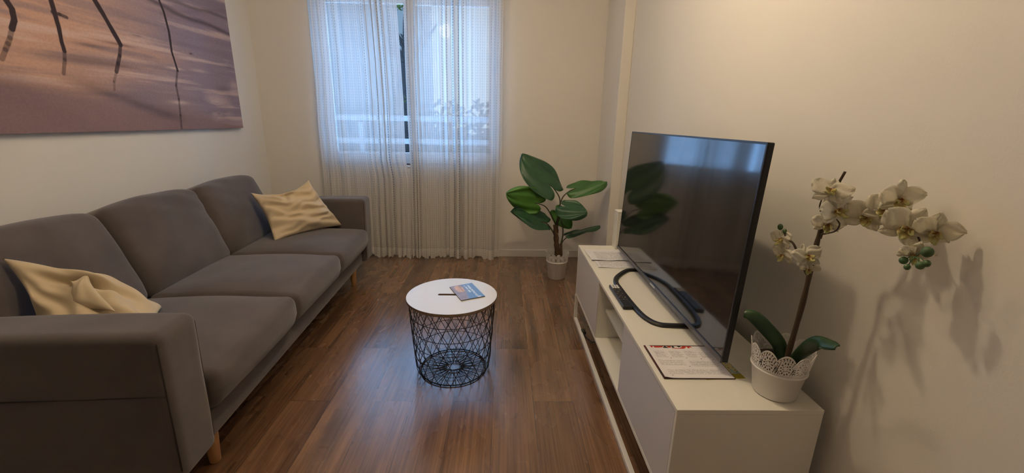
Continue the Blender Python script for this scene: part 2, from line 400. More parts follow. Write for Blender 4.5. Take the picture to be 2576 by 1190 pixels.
# ------------------------------------------------------------------ outside
M['grass'] = mat('outdoor_grass', (.03, .06, .02), .9, noise_col=(3, (.05, .08, .03), (1, 1, 1)))
M['hedge'] = mat('dark_hedge_leaves', (.012, .035, .022), .8, noise_col=(8, (.05, .09, .03), (1, 1, 1)), bump=(20, 1, .05))
M['treebark'] = mat('tree_bark_outdoor', (.03, .035, .045), .9, noise_col=(8, (.05, .055, .06), (3, 3, .5)), bump=(20, 1, .02))
M['plaster'] = mat('pale_plaster', (.42, .52, .62), .9, noise_col=(2, (.48, .57, .66), (1, 1, 1)))
struct(bx('ground', (-14, YB + .24, -.9), (14, 30, -.85), M['grass'], bevel=0))
bf = struct(bx('balcony_slab', (-3.2, YB + .24, -.14), (2.4, 5.3, -.02), M['plaster'], bevel=0))  # balcony floor slab outside the window
rl = tag(empty('balcony_railing', (-.4, 5.2, -.02)), 'white balcony railing with horizontal bars outside the window', 'railing')
for (ya, yb) in ((291, 305), (349, 362)):
    za, zb = ony(1020, yb, 5.2).z, ony(1020, ya, 5.2).z
    bx('rail', (-2.7, -.02, za + .02), (2.7, .02, zb + .02), M['pvc'], rl)
bx('parapet', (-2.7, -.05, 0), (2.7, .05, .84), M['pvc'], rl)
for x in (-2.6, -1.3, 1.3, 2.6): bx('post', (x - .025, -.045, .84), (x + .025, -.021, 1.26), M['pvc'], rl)
bl = tag(empty('apartment_building', (-4.6, 13, -.85)), 'pale building seen blurred through the left sheer curtain', 'building')
bx('wall', (-3.2, -2, 0), (2.2, 2, 6.2), M['plaster'], bl, bevel=0)
M['dark_glass'] = mat('far_window_glass', (.10, .16, .22), .2, noise_col=(2, (.14, .2, .26), (1, 1, 1)))
for zz in (.9, 3.6):
    for x in (-2.2, -.5, 1.0): bx('window', (x - .35, -2.03, zz + .2), (x + .35, -1.99, zz + 1.5), M['dark_glass'], bl, bevel=0)
bx('roof', (-3.4, -2.2, 6.2), (2.4, 2.2, 6.4), M['plaster'], bl, bevel=0)
def clump(bm, c, r, n, s, seed):
    rd = random.Random(seed)
    for _ in range(n):
        while True:
            p = Vector((rd.uniform(-1, 1), rd.uniform(-1, 1), rd.uniform(-1, 1)))
            if p.length < 1: break
        p = Vector(c) + Vector((p.x * r[0], p.y * r[1], p.z * r[2]))
        a = Vector((rd.gauss(0, 1), rd.gauss(0, 1), rd.gauss(0, 1))).normalized(); b = a.orthogonal().normalized(); cc = a.cross(b)
        q = s * rd.uniform(.6, 1.3)
        bm.faces.new([bm.verts.new(p + b * q), bm.verts.new(p + cc * q * .45), bm.verts.new(p - b * q), bm.verts.new(p - cc * q * .45)])
bm = bmesh.new()
box(bm, (-7, 7.4, -.85), (6, 8.4, 1.0)); clump(bm, (-.5, 7.9, .9), (6.5, .7, .75), 5200, .09, 3)
hd = build('hedge', bm, M['hedge']); hd['kind'] = 'stuff'; hd['label'] = 'dark green hedge beyond the balcony railing'; hd['category'] = 'hedge'
tr = tag(empty('garden_tree', (-1.55, 6.5, -.85)), 'dark bare-branched tree seen in the gap between the curtains', 'tree')
def L_(p): return Vector(p) - Vector((-1.55, 6.5, -.85))
bm = bmesh.new()
t0 = ony(1021, 300, 6.5); t1 = ony(1020, 240, 6.5); t2 = ony(1021, 160, 6.5); 
base = Vector((t0.x + .04, 6.5, -.85))
tube(bm, smoothcurve([L_(base), L_(t0), L_(t1), L_(t2)], 5), [.17] * 5 + [.16] * 5 + [.13] * 5 + [.09], 10)
rd = random.Random(12)
for k, (px, py) in enumerate([(1005, 110), (1030, 95), (985, 60), (1050, 40), (960, 120), (1075, 110), (1008, 85), (940, 60), (1100, 60), (1016, 100)]):
    e_ = ony(px, py, 6.5 + rd.uniform(-.25, .25)); mid = (Vector(t2) + e_) / 2 + Vector((rd.uniform(-.08, .08), 0, .06))
    c_ = smoothcurve([L_(t2), L_(mid), L_(e_)], 4); tube(bm, c_, list(np.linspace(.045, .008, len(c_))), 6)
    for q in range(3):
        e2 = e_ + Vector((rd.uniform(-.3, .3), rd.uniform(-.2, .2), rd.uniform(-.05, .35)))
        tube(bm, [L_(mid), L_(mid.lerp(e2, .6) + Vector((0, 0, .05))), L_(e2)], [.012, .008, .003], 5)
build('trunk', bm, M['treebark'], tr, smooth=True)
bm = bmesh.new(); clump(bm, L_(ony(1008, 14, 6.4)), (.12, .1, .08), 26, .05, 8); clump(bm, L_(ony(1016, 262, 6.4)), (.2, .1, .14), 60, .05, 9)
M['fresh'] = mat('fresh_leaves', (.16, .26, .04), .6, noise_col=(12, (.10, .2, .05), (1, 1, 1)))
fo = build('foliage', bm, M['fresh'], tr)

# ------------------------------------------------------------------ curtains
def interp(pts, z):
    pts = sorted(pts)
    if z <= pts[0][0]: return pts[0][1]
    for a, b in zip(pts, pts[1:]):
        if z <= b[0]: return a[1] + (b[1] - a[1]) * (z - a[0]) / (b[0] - a[0])
    return pts[-1][1]
YC = 3.81
def edge(pixels): return [(ony(x, y, YC).z, ony(x, y, YC).x) for x, y in pixels]
def curtain(name, le, re, folds, seed, label, zb, gap):
    rd = random.Random(seed); H = ZC - .004
    cs = [(rd.uniform(0, 1), rd.uniform(.4, 1.3)) for _ in range(folds)]
    nu, nv = 420, 60
    fr = [rd.uniform(0, 2 * PI) for _ in range(8)]
    # folds bunch towards the gap side
    def phase(u):
        w = u if gap > 0 else 1 - u
        return 2 * PI * folds * (.55 * w + .45 * w ** 3) + 1.1 * math.sin(2 * PI * u * 1.7 + fr[1]) + .5 * math.sin(2 * PI * u * 4.1 + fr[2])
    def fn(u, v):
        z = zb + (H - zb) * v
        x0, x1 = interp(le, z), interp(re, z)
        env = min(1, u / .05, (1 - u) / .05)
        amp = (.016 + .013 * math.sin(2 * PI * u * 1.9 + fr[2])) * (1 + .25 * math.sin(2.2 * v + fr[3] + 3 * u)) * env
        ph = phase(u) + .6 * math.sin(1.8 * v + fr[4])
        y = YC + amp * math.sin(ph) + .22 * amp * math.sin(2.7 * ph + fr[6]) + .012 * math.sin(5 * u + 2.0 * v + fr[5])
        x = x0 + (x1 - x0) * u + amp * .40 * math.sin(2 * ph + fr[7])
        zz = z
        if v < .04: zz += (1 - v / .04) * (.012 * math.sin(ph * .5 + 1) + .008 * math.sin(ph * 1.3) + .010 * math.sin(17 * u + fr[1]))
        return (x, y, zz)
    full = 1.75
    def uvs(i, j):
        return (i / nu * 0.83 * full, j / nv * (H - zb))
    o = grid_mesh(name, nu, nv, fn, M['curtain'], uvs=uvs)
    tag(o, label, 'curtain', 'sheer curtains at the window')
    return o
curtain('sheer_curtain', edge([(768, -60), (776, 0), (790, 150), (798, 300), (812, 430), (822, 560)]), edge([(990, -60), (997, 0), (1006, 120), (1016, 260), (1021, 400), (1032, 450), (1036, 640)]), 12, 3,
        'left sheer white curtain panel hanging behind the sofa end', .018, 1)
curtain('sheer_curtain', edge([(1012, -60), (1013, 0), (1018, 150), (1025, 300), (1031, 400), (1033, 450), (1038, 640)]), edge([(1272, -60), (1266, 0), (1262, 200), (1259, 400), (1254, 640)]), 15, 9,
        'right sheer white curtain panel hanging open to the floor', .014, -1)

# ------------------------------------------------------------------ canvas print on the left wall
CX0 = XL + .035
y_r = onx(612, 320, CX0); zb_, yr_ = 1.188, y_r.y
CW, CH = 2.0, 1.0
yl_ = yr_ - CW
cv = tag(empty('canvas_print', (XL, yr_ - CW / 2, zb_)), 'large canvas print of sticks standing in sunset shallows above the sofa', 'picture')
def px_uv(x, y): p = onx(x, y, CX0); return ((p.y - yl_) / CW, (p.z - zb_) / CH)
sticks = [([(12, -60), (15, 0), (30, 22), (36, 50), (30, 72)], 9, 1), ([(30, 72), (25, 95), (20, 110), (14, 125), (5, 148)], 7, .55),
          ([(110, -70), (128, 0), (138, 35), (148, 70), (155, 105), (162, 128)], 8, 1), ([(162, 128), (163, 150), (160, 185)], 7, .6),
          ([(131, 30), (150, 36), (168, 44)], 5, .8),
          ([(205, -60), (238, 0), (262, 40), (285, 80), (303, 112)], 10, 1), ([(303, 112), (301, 140), (297, 160), (293, 180)], 8, .85), ([(293, 180), (287, 205), (288, 226)], 5, .4),
          ([(385, -60), (400, 0), (412, 30), (425, 80), (432, 130), (447, 178)], 6, 1), ([(446, 178), (443, 215), (450, 250), (454, 290), (457, 325)], 6, .6)]
def canvas_col(U, V):
    n1 = vnoise(U, V, 4, 7, 1, 5); n2 = vnoise(U * .6 + V * .25, V, 5, 26, 2, 4); n3 = vnoise(U, V, 9, 14, 5, 4); n4 = vnoise(U, V, 3, 5, 8, 4)
    warm = srgb(205, 165, 145); mauve = srgb(152, 136, 150); low = srgb(140, 116, 118); pale = srgb(224, 196, 188); dk = srgb(86, 74, 84)
    # warm glow towards the far left and top, mauve to the right
    u0, v0 = px_uv(0, 100); u1, v1 = px_uv(480, 150)
    k = np.clip((u1 + .06 - U) / (u1 - u0) + (n1 - .5) * .9, 0, 1)[..., None]; k = k * k * (3 - 2 * k)
    c = mauve * (1 - k) + warm * k
    # horizontal ripples
    r = np.clip((n2 - .52) * 5, 0, 1)[..., None] * .55
    c = c * (1 - r) + (mauve * .8) * r
    r = np.clip((.42 - n2) * 6, 0, 1)[..., None] * .65
    c = c * (1 - r) + pale * r
    # dark bands of water upper right, running slightly down to the right
    for (a, b, wd, st_) in (((330, -20), (600, 100), .016, .75), ((400, -10), (600, 60), .012, .6), ((430, 30), (600, 30), .02, .2)):
        pa, pb = px_uv(*a), px_uv(*b); m_ = (pb[1] - pa[1]) / (pb[0] - pa[0])
        d = np.abs(V - (pa[1] + m_ * (U - pa[0])) + (n1 - .5) * .05)
        w = (np.exp(-(d / wd) ** 2) * st_ * (U > pa[0] - .05))[..., None]; c = c * (1 - w) + dk * w
    # lower band of wet sand
    _, vm = px_uv(300, 215)
    lim = vm + .04 - .20 * np.clip((U - u0) / (1 - u0), 0, 1) + (n1 - .5) * .10
    k = np.clip((lim - V) / .09, 0, 1)[..., None]
    sand = low * (.80 + .5 * vnoise(U * .7 + V * .5, V * .6 + U * .3, 5, 9, 11, 3)[..., None])
    c = c * (1 - k) + sand * k
    # broad dark swash line
    pa, pb = px_uv(240, 225), px_uv(430, 290); m_ = (pb[1] - pa[1]) / (pb[0] - pa[0])
    d = V - (pa[1] + m_ * (U - pa[0]) + (n3 - .5) * .03)
    w = (np.exp(-(d / .035) ** 2) * .55 * np.clip((U - pa[0] + .1) * 8, 0, 1) * np.clip((pb[0] + .07 - U) * 12, 0, 1))[..., None]; c = c * (1 - w) + dk * w
    # pale cloud reflections bottom right
    pc = px_uv(545, 270); d = np.sqrt(((U - pc[0]) / .10) ** 2 + ((V - pc[1]) / .11) ** 2)
    k = (np.clip(1.15 - d, 0, 1) * np.clip((n3 - .40) * 5, 0, 1))[..., None]; c = c * (1 - k * .8) + pale * k * .8
    for (x, y, su, sv, a) in ((440, 172, .035, .008, .8), (452, 258, .04, .012, .7), (590, 215, .03, .03, .5), (330, 150, .10, .012, .4), (350, 90, .09, .010, .45), (500, 178, .04, .01, .5)):
        pc = px_uv(x, y); k = (np.exp(-((U - pc[0]) / su) ** 2 - ((V - pc[1]) / sv) ** 2) * a)[..., None]; c = c * (1 - k) + pale * k
    for (x, y, su, sv, a) in ((300, 112, .05, .006, .6), (230, 115, .04, .010, .5), (345, 90, .02, .004, .6), (480, 135, .008, .006, .9), (575, 170, .03, .004, .6), (200, 150, .09, .020, .45), (300, 165, .06, .010, .5), (560, 225, .05, .03, .35)):
        pc = px_uv(x, y); k = (np.exp(-((U - pc[0]) / su) ** 2 - ((V - pc[1]) / sv) ** 2) * a)[..., None]; c = c * (1 - k) + dk * k
    for pts, wpx, a in sticks:
        q = [px_uv(*p) for p in pts]
        for (ua, va), (ub, vb) in zip(q, q[1:]):
            dx, dy = (ub - ua) * CW, (vb - va) * CH; L2 = dx * dx + dy * dy
            X, Y = (U - ua) * CW, (V - va) * CH; t = np.clip((X * dx + Y * dy) / L2, 0, 1)
            d = np.sqrt((X - t * dx) ** 2 + (Y - t * dy) ** 2) + (n3 - .5) * .004
            k = (np.clip((wpx * .0014 - d) / .0022 + .5, 0, 1) * a)[..., None]
            c = c * (1 - k) + srgb(62, 50, 52) * k
    w = vnoise(U, V, 300, 170, 21, 1)[..., None]
    return c * (.93 + .14 * w) * .92
M['canvas'] = paint_mat('printed_canvas', .75, .2)
grid_mesh('printed_canvas', 820, 410, lambda u, v: (.035, -CW / 2 + u * CW, v * CH), M['canvas'], cv, canvas_col, smooth=False)
M['canvas_edge'] = mat('canvas_side', (.16, .115, .11), .8, noise_col=(6, (.11, .085, .085), (1, 1, 1)))
bx('stretcher_frame', (.002, -CW / 2, 0), (.0345, CW / 2, CH), M['canvas_edge'], cv, bevel=0)

# ------------------------------------------------------------------ sofa (local: x = towards the room, y = along the sofa, z up)
SA = math.radians(2.7)
sofa = tag(empty('sofa', (-.985, 1.09, 0), SA), 'charcoal grey three-seat fabric sofa along the left wall', 'sofa')
AH, AT, DEP, LEN = .665, .18, .96, 2.34
def place(cx, cy, cz): return Matrix.Translation((cx, cy, cz))
def wr(p, s, a): return noise.noise(Vector(p) * s) * a
# arms
for k, y0 in enumerate((0, LEN - AT)):
    bm = bmesh.new()
    def f(p, k=k):
        q = p.copy(); top = (p.z + .25) / .5
        q.x += -.012 * (1 - top) ; q.z += .006 * math.sin(p.x * 5) * max(0, top)
        q.y += wr((p.x, p.z, k), 6, .004)
        return q
    rbox(bm, (DEP / 2, AT / 2, (AH - .15) / 2), .032, 10, f, place(-DEP / 2, y0 + AT / 2, .15 + (AH - .15) / 2))
    arm = build('armrest', bm, M['sofa'], sofa, smooth=True, doubles=True)
    yo = y0 if k == 0 else y0 + AT; s_ = -1 if k == 0 else 1
    yi = y0 + AT if k == 0 else y0
    bm = bmesh.new(); tube(bm, [(-.0205, yi + s_ * .009, .19), (-.0150, yi + s_ * .009, .42), (-.0098, yi + s_ * .009, AH - .034), (-.0138, yi + s_ * .0130, AH - .013), (-.034, yi + s_ * .009, AH - .009), (-.12, yi + s_ * .009, AH - .009)], .0022, 6)
    tube(bm, [(-.0205, yo - s_ * .009, .19), (-.0150, yo - s_ * .009, .42), (-.0098, yo - s_ * .009, AH - .034), (-.0138, yo - s_ * .0130, AH - .013), (-.034, yo - s_ * .009, AH - .009)], .0020, 6)
    tube(bm, [(-.012, yo + s_ * .0006, .47), (-.45, yo + s_ * .0008, .465), (-.93, yo + s_ * .0006, .46)], .0022, 6)
    build('seam', bm, M['sofa_trim'], arm, smooth=True)
# frame
bm = bmesh.new(); rbox(bm, ((DEP - .05) / 2, (LEN - 2 * AT) / 2, .055), .012, 6, None, place(-.05 - (DEP - .05) / 2, LEN / 2, .200)); build('base_frame', bm, M['sofa'], sofa, smooth=True, doubles=True)
bm = bmesh.new(); rbox(bm, (.06, (LEN - 2 * AT) / 2, .27), .03, 6, None, place(-DEP + .065, LEN / 2, .43)); build('back_frame', bm, M['sofa'], sofa, smooth=True, doubles=True)
# cushions
CWID = (LEN - 2 * AT) / 3
for k in range(3):
    yc = AT + CWID * (k + .5)
    bm = bmesh.new(); hx, hy, hz = .355, CWID / 2 - .004, .075
    def f(p, k=k, hx=hx, hy=hy, hz=hz):
        q = p.copy(); a, b = p.x / hx, p.y / hy
        if p.z > 0: q.z += .040 * (1 - a * a * .8) * (1 - b ** 4) * (p.z / hz) + .008 * (p.z / hz)
        if p.x > 0: q.x += .018 * (1 - (p.z / hz) ** 2) * (1 - b ** 4) - .022 * max(0, -p.z / hz)
        q.z += wr((p.x, p.y, k * 5 + p.z), 5, .006)
        return q
    rbox(bm, (hx, hy, hz), .032, 14, f, place(.012 - hx, yc, .270 + hz + .005))
    sc = build('seat_cushion', bm, M['sofa'], sofa, smooth=True, doubles=True)
    bm = bmesh.new(); hx, hy, hz = .095, CWID / 2 - .006, .235
    def f2(p, k=k, hx=hx, hy=hy, hz=hz):
        q = p.copy(); b = p.y / hy; c = p.z / hz
        if p.x > 0: q.x += .040 * (1 - b ** 4) * (1 - c ** 4)
        q.z += .022 * (1 - b * b) * max(0, c) - .010 * abs(b) ** 6 * max(0, c)
        q.y *= 1 + .012 * (1 - c * c)
        # pull wrinkles fanning from the upper corners
        d = math.hypot(b - (-.85 if k != 1 else .2), c - .9)
        q.x += (.006 * math.sin(16 * (b * .5 + c) + 3 * noise.noise(Vector((p.y * 4, p.z * 4, k)))) * max(0, 1 - d * .8)) + wr((p.y, p.z, k * 3), 7, .010)
        return q
    Mt = Matrix.Translation((-.815, yc, .612)) @ Matrix.Rotation(math.radians(-21), 4, 'Y')
    rbox(bm, (hx, hy, hz), .045, 16, f2, Mt)
    bc = build('back_cushion', bm, M['sofa'], sofa, smooth=True, doubles=True)
# legs
for (x, y) in ((-.095, .255), (-.095, LEN - .30), (-.88, .12), (-.88, LEN - .12)):
    bm = bmesh.new(); lathe(bm, [(0, 0), (.016, 0), (.019, .004), (.027, .150), (.027, .165), (0, .165)], 24, (x, y)); build('leg', bm, M['oak'], sofa, smooth=True)

# ------------------------------------------------------------------ throw pillows
def bez(P, u, v):
    b = lambda t: ((1 - t) ** 2, 2 * t * (1 - t), t * t)
    bu, bv = b(u), b(v); r = Vector((0, 0, 0))
    for i in range(3):
        for j in range(3): r += P[i][j] * bu[i] * bv[j]
    return r
def pillow(name, P, thick, wrf, seed):
    n = 64; bm = bmesh.new(); g = {}
    P = [[Vector(q) for q in row] for row in P]
    for i in range(n + 1):
        for j in range(n + 1):
            # ease so corners stay dense
            u, v = i / n, j / n
            e_ = .004
            p = bez(P, u, v); du = bez(P, min(1, u + e_), v) - bez(P, max(0, u - e_), v); dv = bez(P, u, min(1, v + e_)) - bez(P, u, max(0, v - e_))
            N_ = du.cross(dv).normalized()
            a, b = 2 * u - 1, 2 * v - 1
            # sides pulled in a little between the corners
            inx = (1 - b * b) * a * .035; iny = (1 - a * a) * b * .035
            p = p - du.normalized() * inx * .5 - dv.normalized() * iny * .5
            t = thick * (max(0, (1 - a ** 2) * (1 - b ** 2)) ** .42)
            w = wrf(u, v) * min(1, t / thick * 1.6)
            top = bm.verts.new(p + N_ * (t + w))
            bot = top if (i in (0, n) or j in (0, n)) else bm.verts.new(p - N_ * t * .8)
            g[i, j] = (top, bot)
    for i in range(n):
        for j in range(n):
            for s in (0, 1):
                f = [g[i, j][s], g[i + 1, j][s], g[i + 1, j + 1][s], g[i, j + 1][s]]
                bm.faces.new(f if s == 0 else f[::-1])
    o = build(name, bm, M['pillow'], smooth=True)
    return o
def mid(a, b, off=(0, 0, 0)): return (Vector(a) + Vector(b)) / 2 + Vector(off)
# far pillow: corners on the seat and leaning into the sofa corner
BL = onz(690, 608, .455); BR = onz(860, 567, .462); TL = ony(630, 485, 2.92); TR = ony(776, 453, 3.12)
sag = ony(700, 500, 3.0)
def wr1(u, v):
    a = math.sin(26 * (v * .9 + .35 * u) + 4 * noise.noise(Vector((u * 3, v * 3, 1))))
    b = math.sin(38 * (u * .3 - v) + 5 * noise.noise(Vector((u * 4, v * 4, 5))))
    c = noise.noise(Vector((u * 3.2, v * 3.2, 2)))
    return .0075 * a + .005 * b + .036 * c - .030 * math.exp(-((u - .42) / .10) ** 2 - ((v - .86) / .18) ** 2)
o = pillow('throw_pillow', [[BL, mid(BL, TL, (.01, 0, 0)), TL], [mid(BL, BR, (.02, -.02, .01)), (BL + BR + TL + TR) / 4 + Vector((.03, -.04, .02)), mid(TL, TR, (.03, 0, -.075))], [BR, mid(BR, TR, (.0, .0, .02)), TR]], .062, wr1, 1)
tag(o, 'beige cotton throw pillow propped at the far end of the sofa', 'pillow', 'beige pillows on the sofa')
# near pillow: slumped behind the near armrest
A = onx(5, 650, -1.73); B = onz(408, 776, .475); Cc = Vector((-1.20, 1.33, .46)); Dd = Vector((-1.60, 1.33, .50))
def wr2(u, v):
    c = noise.noise(Vector((u * 3, v * 3, 9)))
    a = math.sin(20 * (u - .5 * v) + 4 * noise.noise(Vector((u * 3, v * 3, 4))))
    fold = math.exp(-((v - .28 - .25 * (u - .5)) / .06) ** 2) * math.exp(-((u - .45) / .22) ** 2)
    return .034 * c + .008 * a - .060 * fold
o = pillow('throw_pillow', [[A, mid(A, B, (.04, -.03, .115)), B], [mid(A, Dd, (.02, .0, .0)), Vector((-1.52, 1.50, .62)), mid(B, Cc, (0, 0, .05))], [Dd, mid(Dd, Cc, (0, .0, .02)), Cc]], .055, lambda u, v: wr2(v, u), 2)
tag(o, 'crumpled beige cotton throw pillow slumped behind the near armrest', 'pillow', 'beige pillows on the sofa')

near_p = o
a_, b_, c_2, d_ = ony(168, 790, 1.40), ony(174, 705, 1.42), ony(218, 688, 1.50), ony(292, 785, 1.40)
fl_ = pillow('folded_corner', [[a_, mid(a_, b_, (-.006, 0, 0)), b_], [mid(a_, d_), (a_ + b_ + c_2 + d_) / 4 + Vector((0, -.03, 0)), mid(b_, c_2, (0, -.01, .012))], [d_, mid(d_, c_2, (.03, -.01, .02)), c_2]], .022, lambda u, v: .006 * noise.noise(Vector((u * 3, v * 3, 7))), 3)
fl_.parent = near_p

# ------------------------------------------------------------------ round wire side table
TX, TY, TH = -.254, 1.985, .42
tb = tag(empty('wire_basket_table', (TX, TY, 0)), 'round white-topped side table on a black wire basket base', 'side table')
cu = bpy.data.curves.new('top', 'CURVE'); cu.dimensions = '2D'; cu.fill_mode = 'BOTH'; cu.extrude = .0065; cu.resolution_u = 1
def ring2(pts):
    s = cu.splines.new('POLY'); s.points.add(len(pts) - 1)
    for p, q in zip(s.points, pts): p.co = (q[0], q[1], 0, 1)
    s.use_cyclic_u = True
R_T = .229
ring2([(R_T * math.cos(2 * PI * i / 96), R_T * math.sin(2 * PI * i / 96)) for i in range(96)])
sl = [(.062 + .010 * math.cos(a), .011 * math.sin(a)) for a in np.linspace(-PI / 2, PI / 2, 9)] + [(-.062 + .010 * math.cos(a), .011 * math.sin(a)) for a in np.linspace(PI / 2, 3 * PI / 2, 9)]
ring2(sl)
tmp = bpy.data.objects.new('tmp', cu); me = bpy.data.meshes.new_from_object(tmp); bpy.data.objects.remove(tmp)
for v in me.vertices: v.co.z += TH - .0065
top = link('tabletop', me, [M['table_white'], M['fibre']], tb)
for p in me.polygons: p.material_index = 0 if p.normal.z > .5 else 1
bm = bmesh.new()
lathe(bm, [(.2185, TH - .018), (.2225, TH - .018), (.2225, TH - .0135), (.2185, TH - .0135), (.2185, TH - .018)], 64); build('top_ring', bm, M['wire'], tb, smooth=True)
def prof(z):
    t = max(0, min(1, z / .40)); r = .187 + (.2185 - .187) * t ** .8
    if z < .035: r = .172 + (.015 + .002) * math.sqrt(max(0, 1 - (1 - z / .035) ** 2))
    return r
bm = bmesh.new(); NW = 22
for s in (-1, 1):
    for k in range(NW):
        a0 = 2 * PI * k / NW + (.07 if s > 0 else 0); pts = []
        for i in range(23):
            z = .404 * (1 - i / 22) + .003; a = a0 + s * .98 * (1 - z / .404); r = prof(z) + s * .0012
            pts.append((r * math.cos(a), r * math.sin(a), z))
        tube(bm, pts, .0017, 5)
for z in (.334, .256, .18, .11):
    r = prof(z) - .003; tube(bm, [(r * math.cos(2 * PI * i / 64), r * math.sin(2 * PI * i / 64), z) for i in range(64)], .0017, 5, closed=True)
build('wire_basket', bm, M['wire'], tb, smooth=True)
bm = bmesh.new()
tube(bm, [(.172 * math.cos(2 * PI * i / 64), .172 * math.sin(2 * PI * i / 64), .0062) for i in range(64)], .0034, 6, closed=True)
tube(bm, [(.112 * math.cos(2 * PI * i / 64), .112 * math.sin(2 * PI * i / 64), .0095) for i in range(64)], .0015, 5, closed=True)
tube(bm, [(.046 * math.cos(2 * PI * i / 48), .046 * math.sin(2 * PI * i / 48), .0080) for i in range(48)], .002, 6, closed=True)
for k in range(NW):
    for da in (-.045, .045):
        a = 2 * PI * k / NW; b = a + da
        tube(bm, [(.172 * math.cos(b), .172 * math.sin(b), .0075), (.05 * math.cos(a + da * .9), .05 * math.sin(a + da * .9), .008)], .0015, 5)
    tube(bm, smoothcurve([(.05 * math.cos(a - .04), .05 * math.sin(a - .04), .008), (.038 * math.cos(a - .03), .038 * math.sin(a - .03), .008), (.036 * math.cos(a), .036 * math.sin(a), .008), (.038 * math.cos(a + .03), .038 * math.sin(a + .03), .008), (.05 * math.cos(a + .04), .05 * math.sin(a + .04), .008)], 2), .0014, 5)
build('base_grid', bm, M['wire'], tb, smooth=True)

# booklet on the table
c0, c1, c2, c3 = [onz(x, y, .424) for x, y in ((1131, 722), (1187, 712), (1220, 745), (1160, 756))]   # cover corners, clockwise from far left
ctr = (c0 + c1 + c2 + c3) / 4
bk = tag(empty('travel_booklet', (ctr.x, ctr.y, TH)), 'small glossy booklet with blue photo cover lying on the round table', 'booklet')
def bcol(U, V):
    # U: left->right (towards the blue side), V: near -> far
    n = vnoise(U, V, 5, 6, 31, 4); n2 = vnoise(U, V, 9, 9, 33, 4)
    blue = srgb(92, 128, 178) * (1 - .15 * n[..., None]); rock = srgb(150, 130, 128) * (.55 + .75 * n2[..., None]); tan = srgb(205, 160, 115) * (.75 + .5 * n2[..., None])
    k = np.clip((U - .42 + (n - .5) * .35 + .12 * (V < .4)) * 9, 0, 1)[..., None]; c = rock * (1 - k) + blue * k
    d = np.sqrt(((U - .30) / .20) ** 2 + ((V - .72) / .26) ** 2); k = np.clip((1 - d) * 4 + (n2 - .5) * 2, 0, 1)[..., None]; c = c * (1 - k) + tan * k
    d = np.exp(-((U - .37) / .02) ** 2) * (V > .5) * (V < .97); c = c * (1 - .6 * d[..., None]) + srgb(90, 60, 50) * .6 * d[..., None]
    # two illegible title lines running away from the viewer
    for (uc, wd, va, vb, seed) in ((.74, .045, .10, .93, 3), (.60, .035, .38, .90, 4)):
        g = vnoise(U, V, 60, 34, seed, 1)
        k = ((np.abs(U - uc) < wd) * (V > va) * (V < vb) * np.clip((g - .30) * 5, 0, 1))[..., None] * .85; c = c * (1 - k) + srgb(232, 236, 240) * k
    k = ((U > .72) * (U < .86) * (V > .02) * (V < .07))[..., None]; c = np.where(k, srgb(235, 235, 235), c)
    return c
M['bookcover'] = paint_mat('glossy_printed_cover', .3, .5)
def bpos(u, v, z): 
    a = c3.lerp(c0, v); b = c2.lerp(c1, v); p = a.lerp(b, u); return (p.x - ctr.x, p.y - ctr.y, z)
grid_mesh('cover', 90, 90, lambda u, v: bpos(u, v, .0052), M['bookcover'], bk, bcol, smooth=False)
bm = bmesh.new(); lo_ = [bm.verts.new(bpos(u, v, .0004)) for u, v in ((0, 0), (1, 0), (1, 1), (0, 1))]; hi_ = [bm.verts.new(bpos(u, v, .005)) for u, v in ((0, 0), (1, 0), (1, 1), (0, 1))]
bm.faces.new(lo_[::-1]); bm.faces.new(hi_)
for i in range(4): bm.faces.new((lo_[i], lo_[(i + 1) % 4], hi_[(i + 1) % 4], hi_[i]))
M['pages'] = mat('booklet_page_edges', (.09, .075, .075), .7, noise_col=(60, (.14, .12, .12), (1, 1, 9)))
build('pages', bm, M['pages'], bk)

# ------------------------------------------------------------------ TV bench
SX0, SX1, SY0, SY1, SZ0, SZ1 = .489, .904, .977, 2.571, .180, .519
tv_b = tag(empty('tv_bench', ((SX0 + SX1) / 2, (SY0 + SY1) / 2, 0)), 'long low white TV bench with an open middle shelf bay', 'tv bench')
ox, oy = (SX0 + SX1) / 2, (SY0 + SY1) / 2
def sb(name, lo, hi, m, bevel=.0012, parent=None): return bx(name, (lo[0] - ox, lo[1] - oy, lo[2]), (hi[0] - ox, hi[1] - oy, hi[2]), m, parent or tv_b, bevel)
sb('top_panel', (SX0, SY0, SZ1 - .014), (SX1, SY1, SZ1), M['white_lam'])
sb('bottom_panel', (SX0 + .001, SY0 + .0145, SZ0), (SX1, SY1 - .0145, SZ0 + .016), M['white_lam'])
sb('side_panel', (SX0 + .001, SY0 + .0005, SZ0), (SX1, SY0 + .014, SZ1 - .0145), M['white_lam'])
sb('side_panel', (SX0 + .001, SY1 - .014, SZ0), (SX1, SY1 - .0005, SZ1 - .0145), M['white_lam'])
DY0, DY1 = 1.510, 1.962
sb('divider', (SX0 + .004, DY0 - .014, SZ0 + .0165), (SX1 - .007, DY0, SZ1 - .0145), M['white_lam'])
sb('divider', (SX0 + .004, DY1, SZ0 + .0165), (SX1 - .007, DY1 + .014, SZ1 - .0145), M['white_lam'])
sb('back_panel', (SX1 - .0065, SY0 + .0145, SZ0 + .0165), (SX1 - .002, SY1 - .0145, SZ1 - .0145), M['white_lam'])
sb('shelf', (SX0 + .045, DY0 + .0005, .345), (SX1 - .007, DY1 - .0005, .361), M['white_lam'])
sb('door', (SX0 + .0015, SY0 + .016, SZ0 + .020), (SX0 + .0175 - .014, DY0 - .0005, SZ1 - .018), M['door_lam'], .001)
sb('door', (SX0 + .0015, DY1 + .0005, SZ0 + .020), (SX0 + .0175 - .014, SY1 - .016, SZ1 - .018), M['door_lam'], .001)
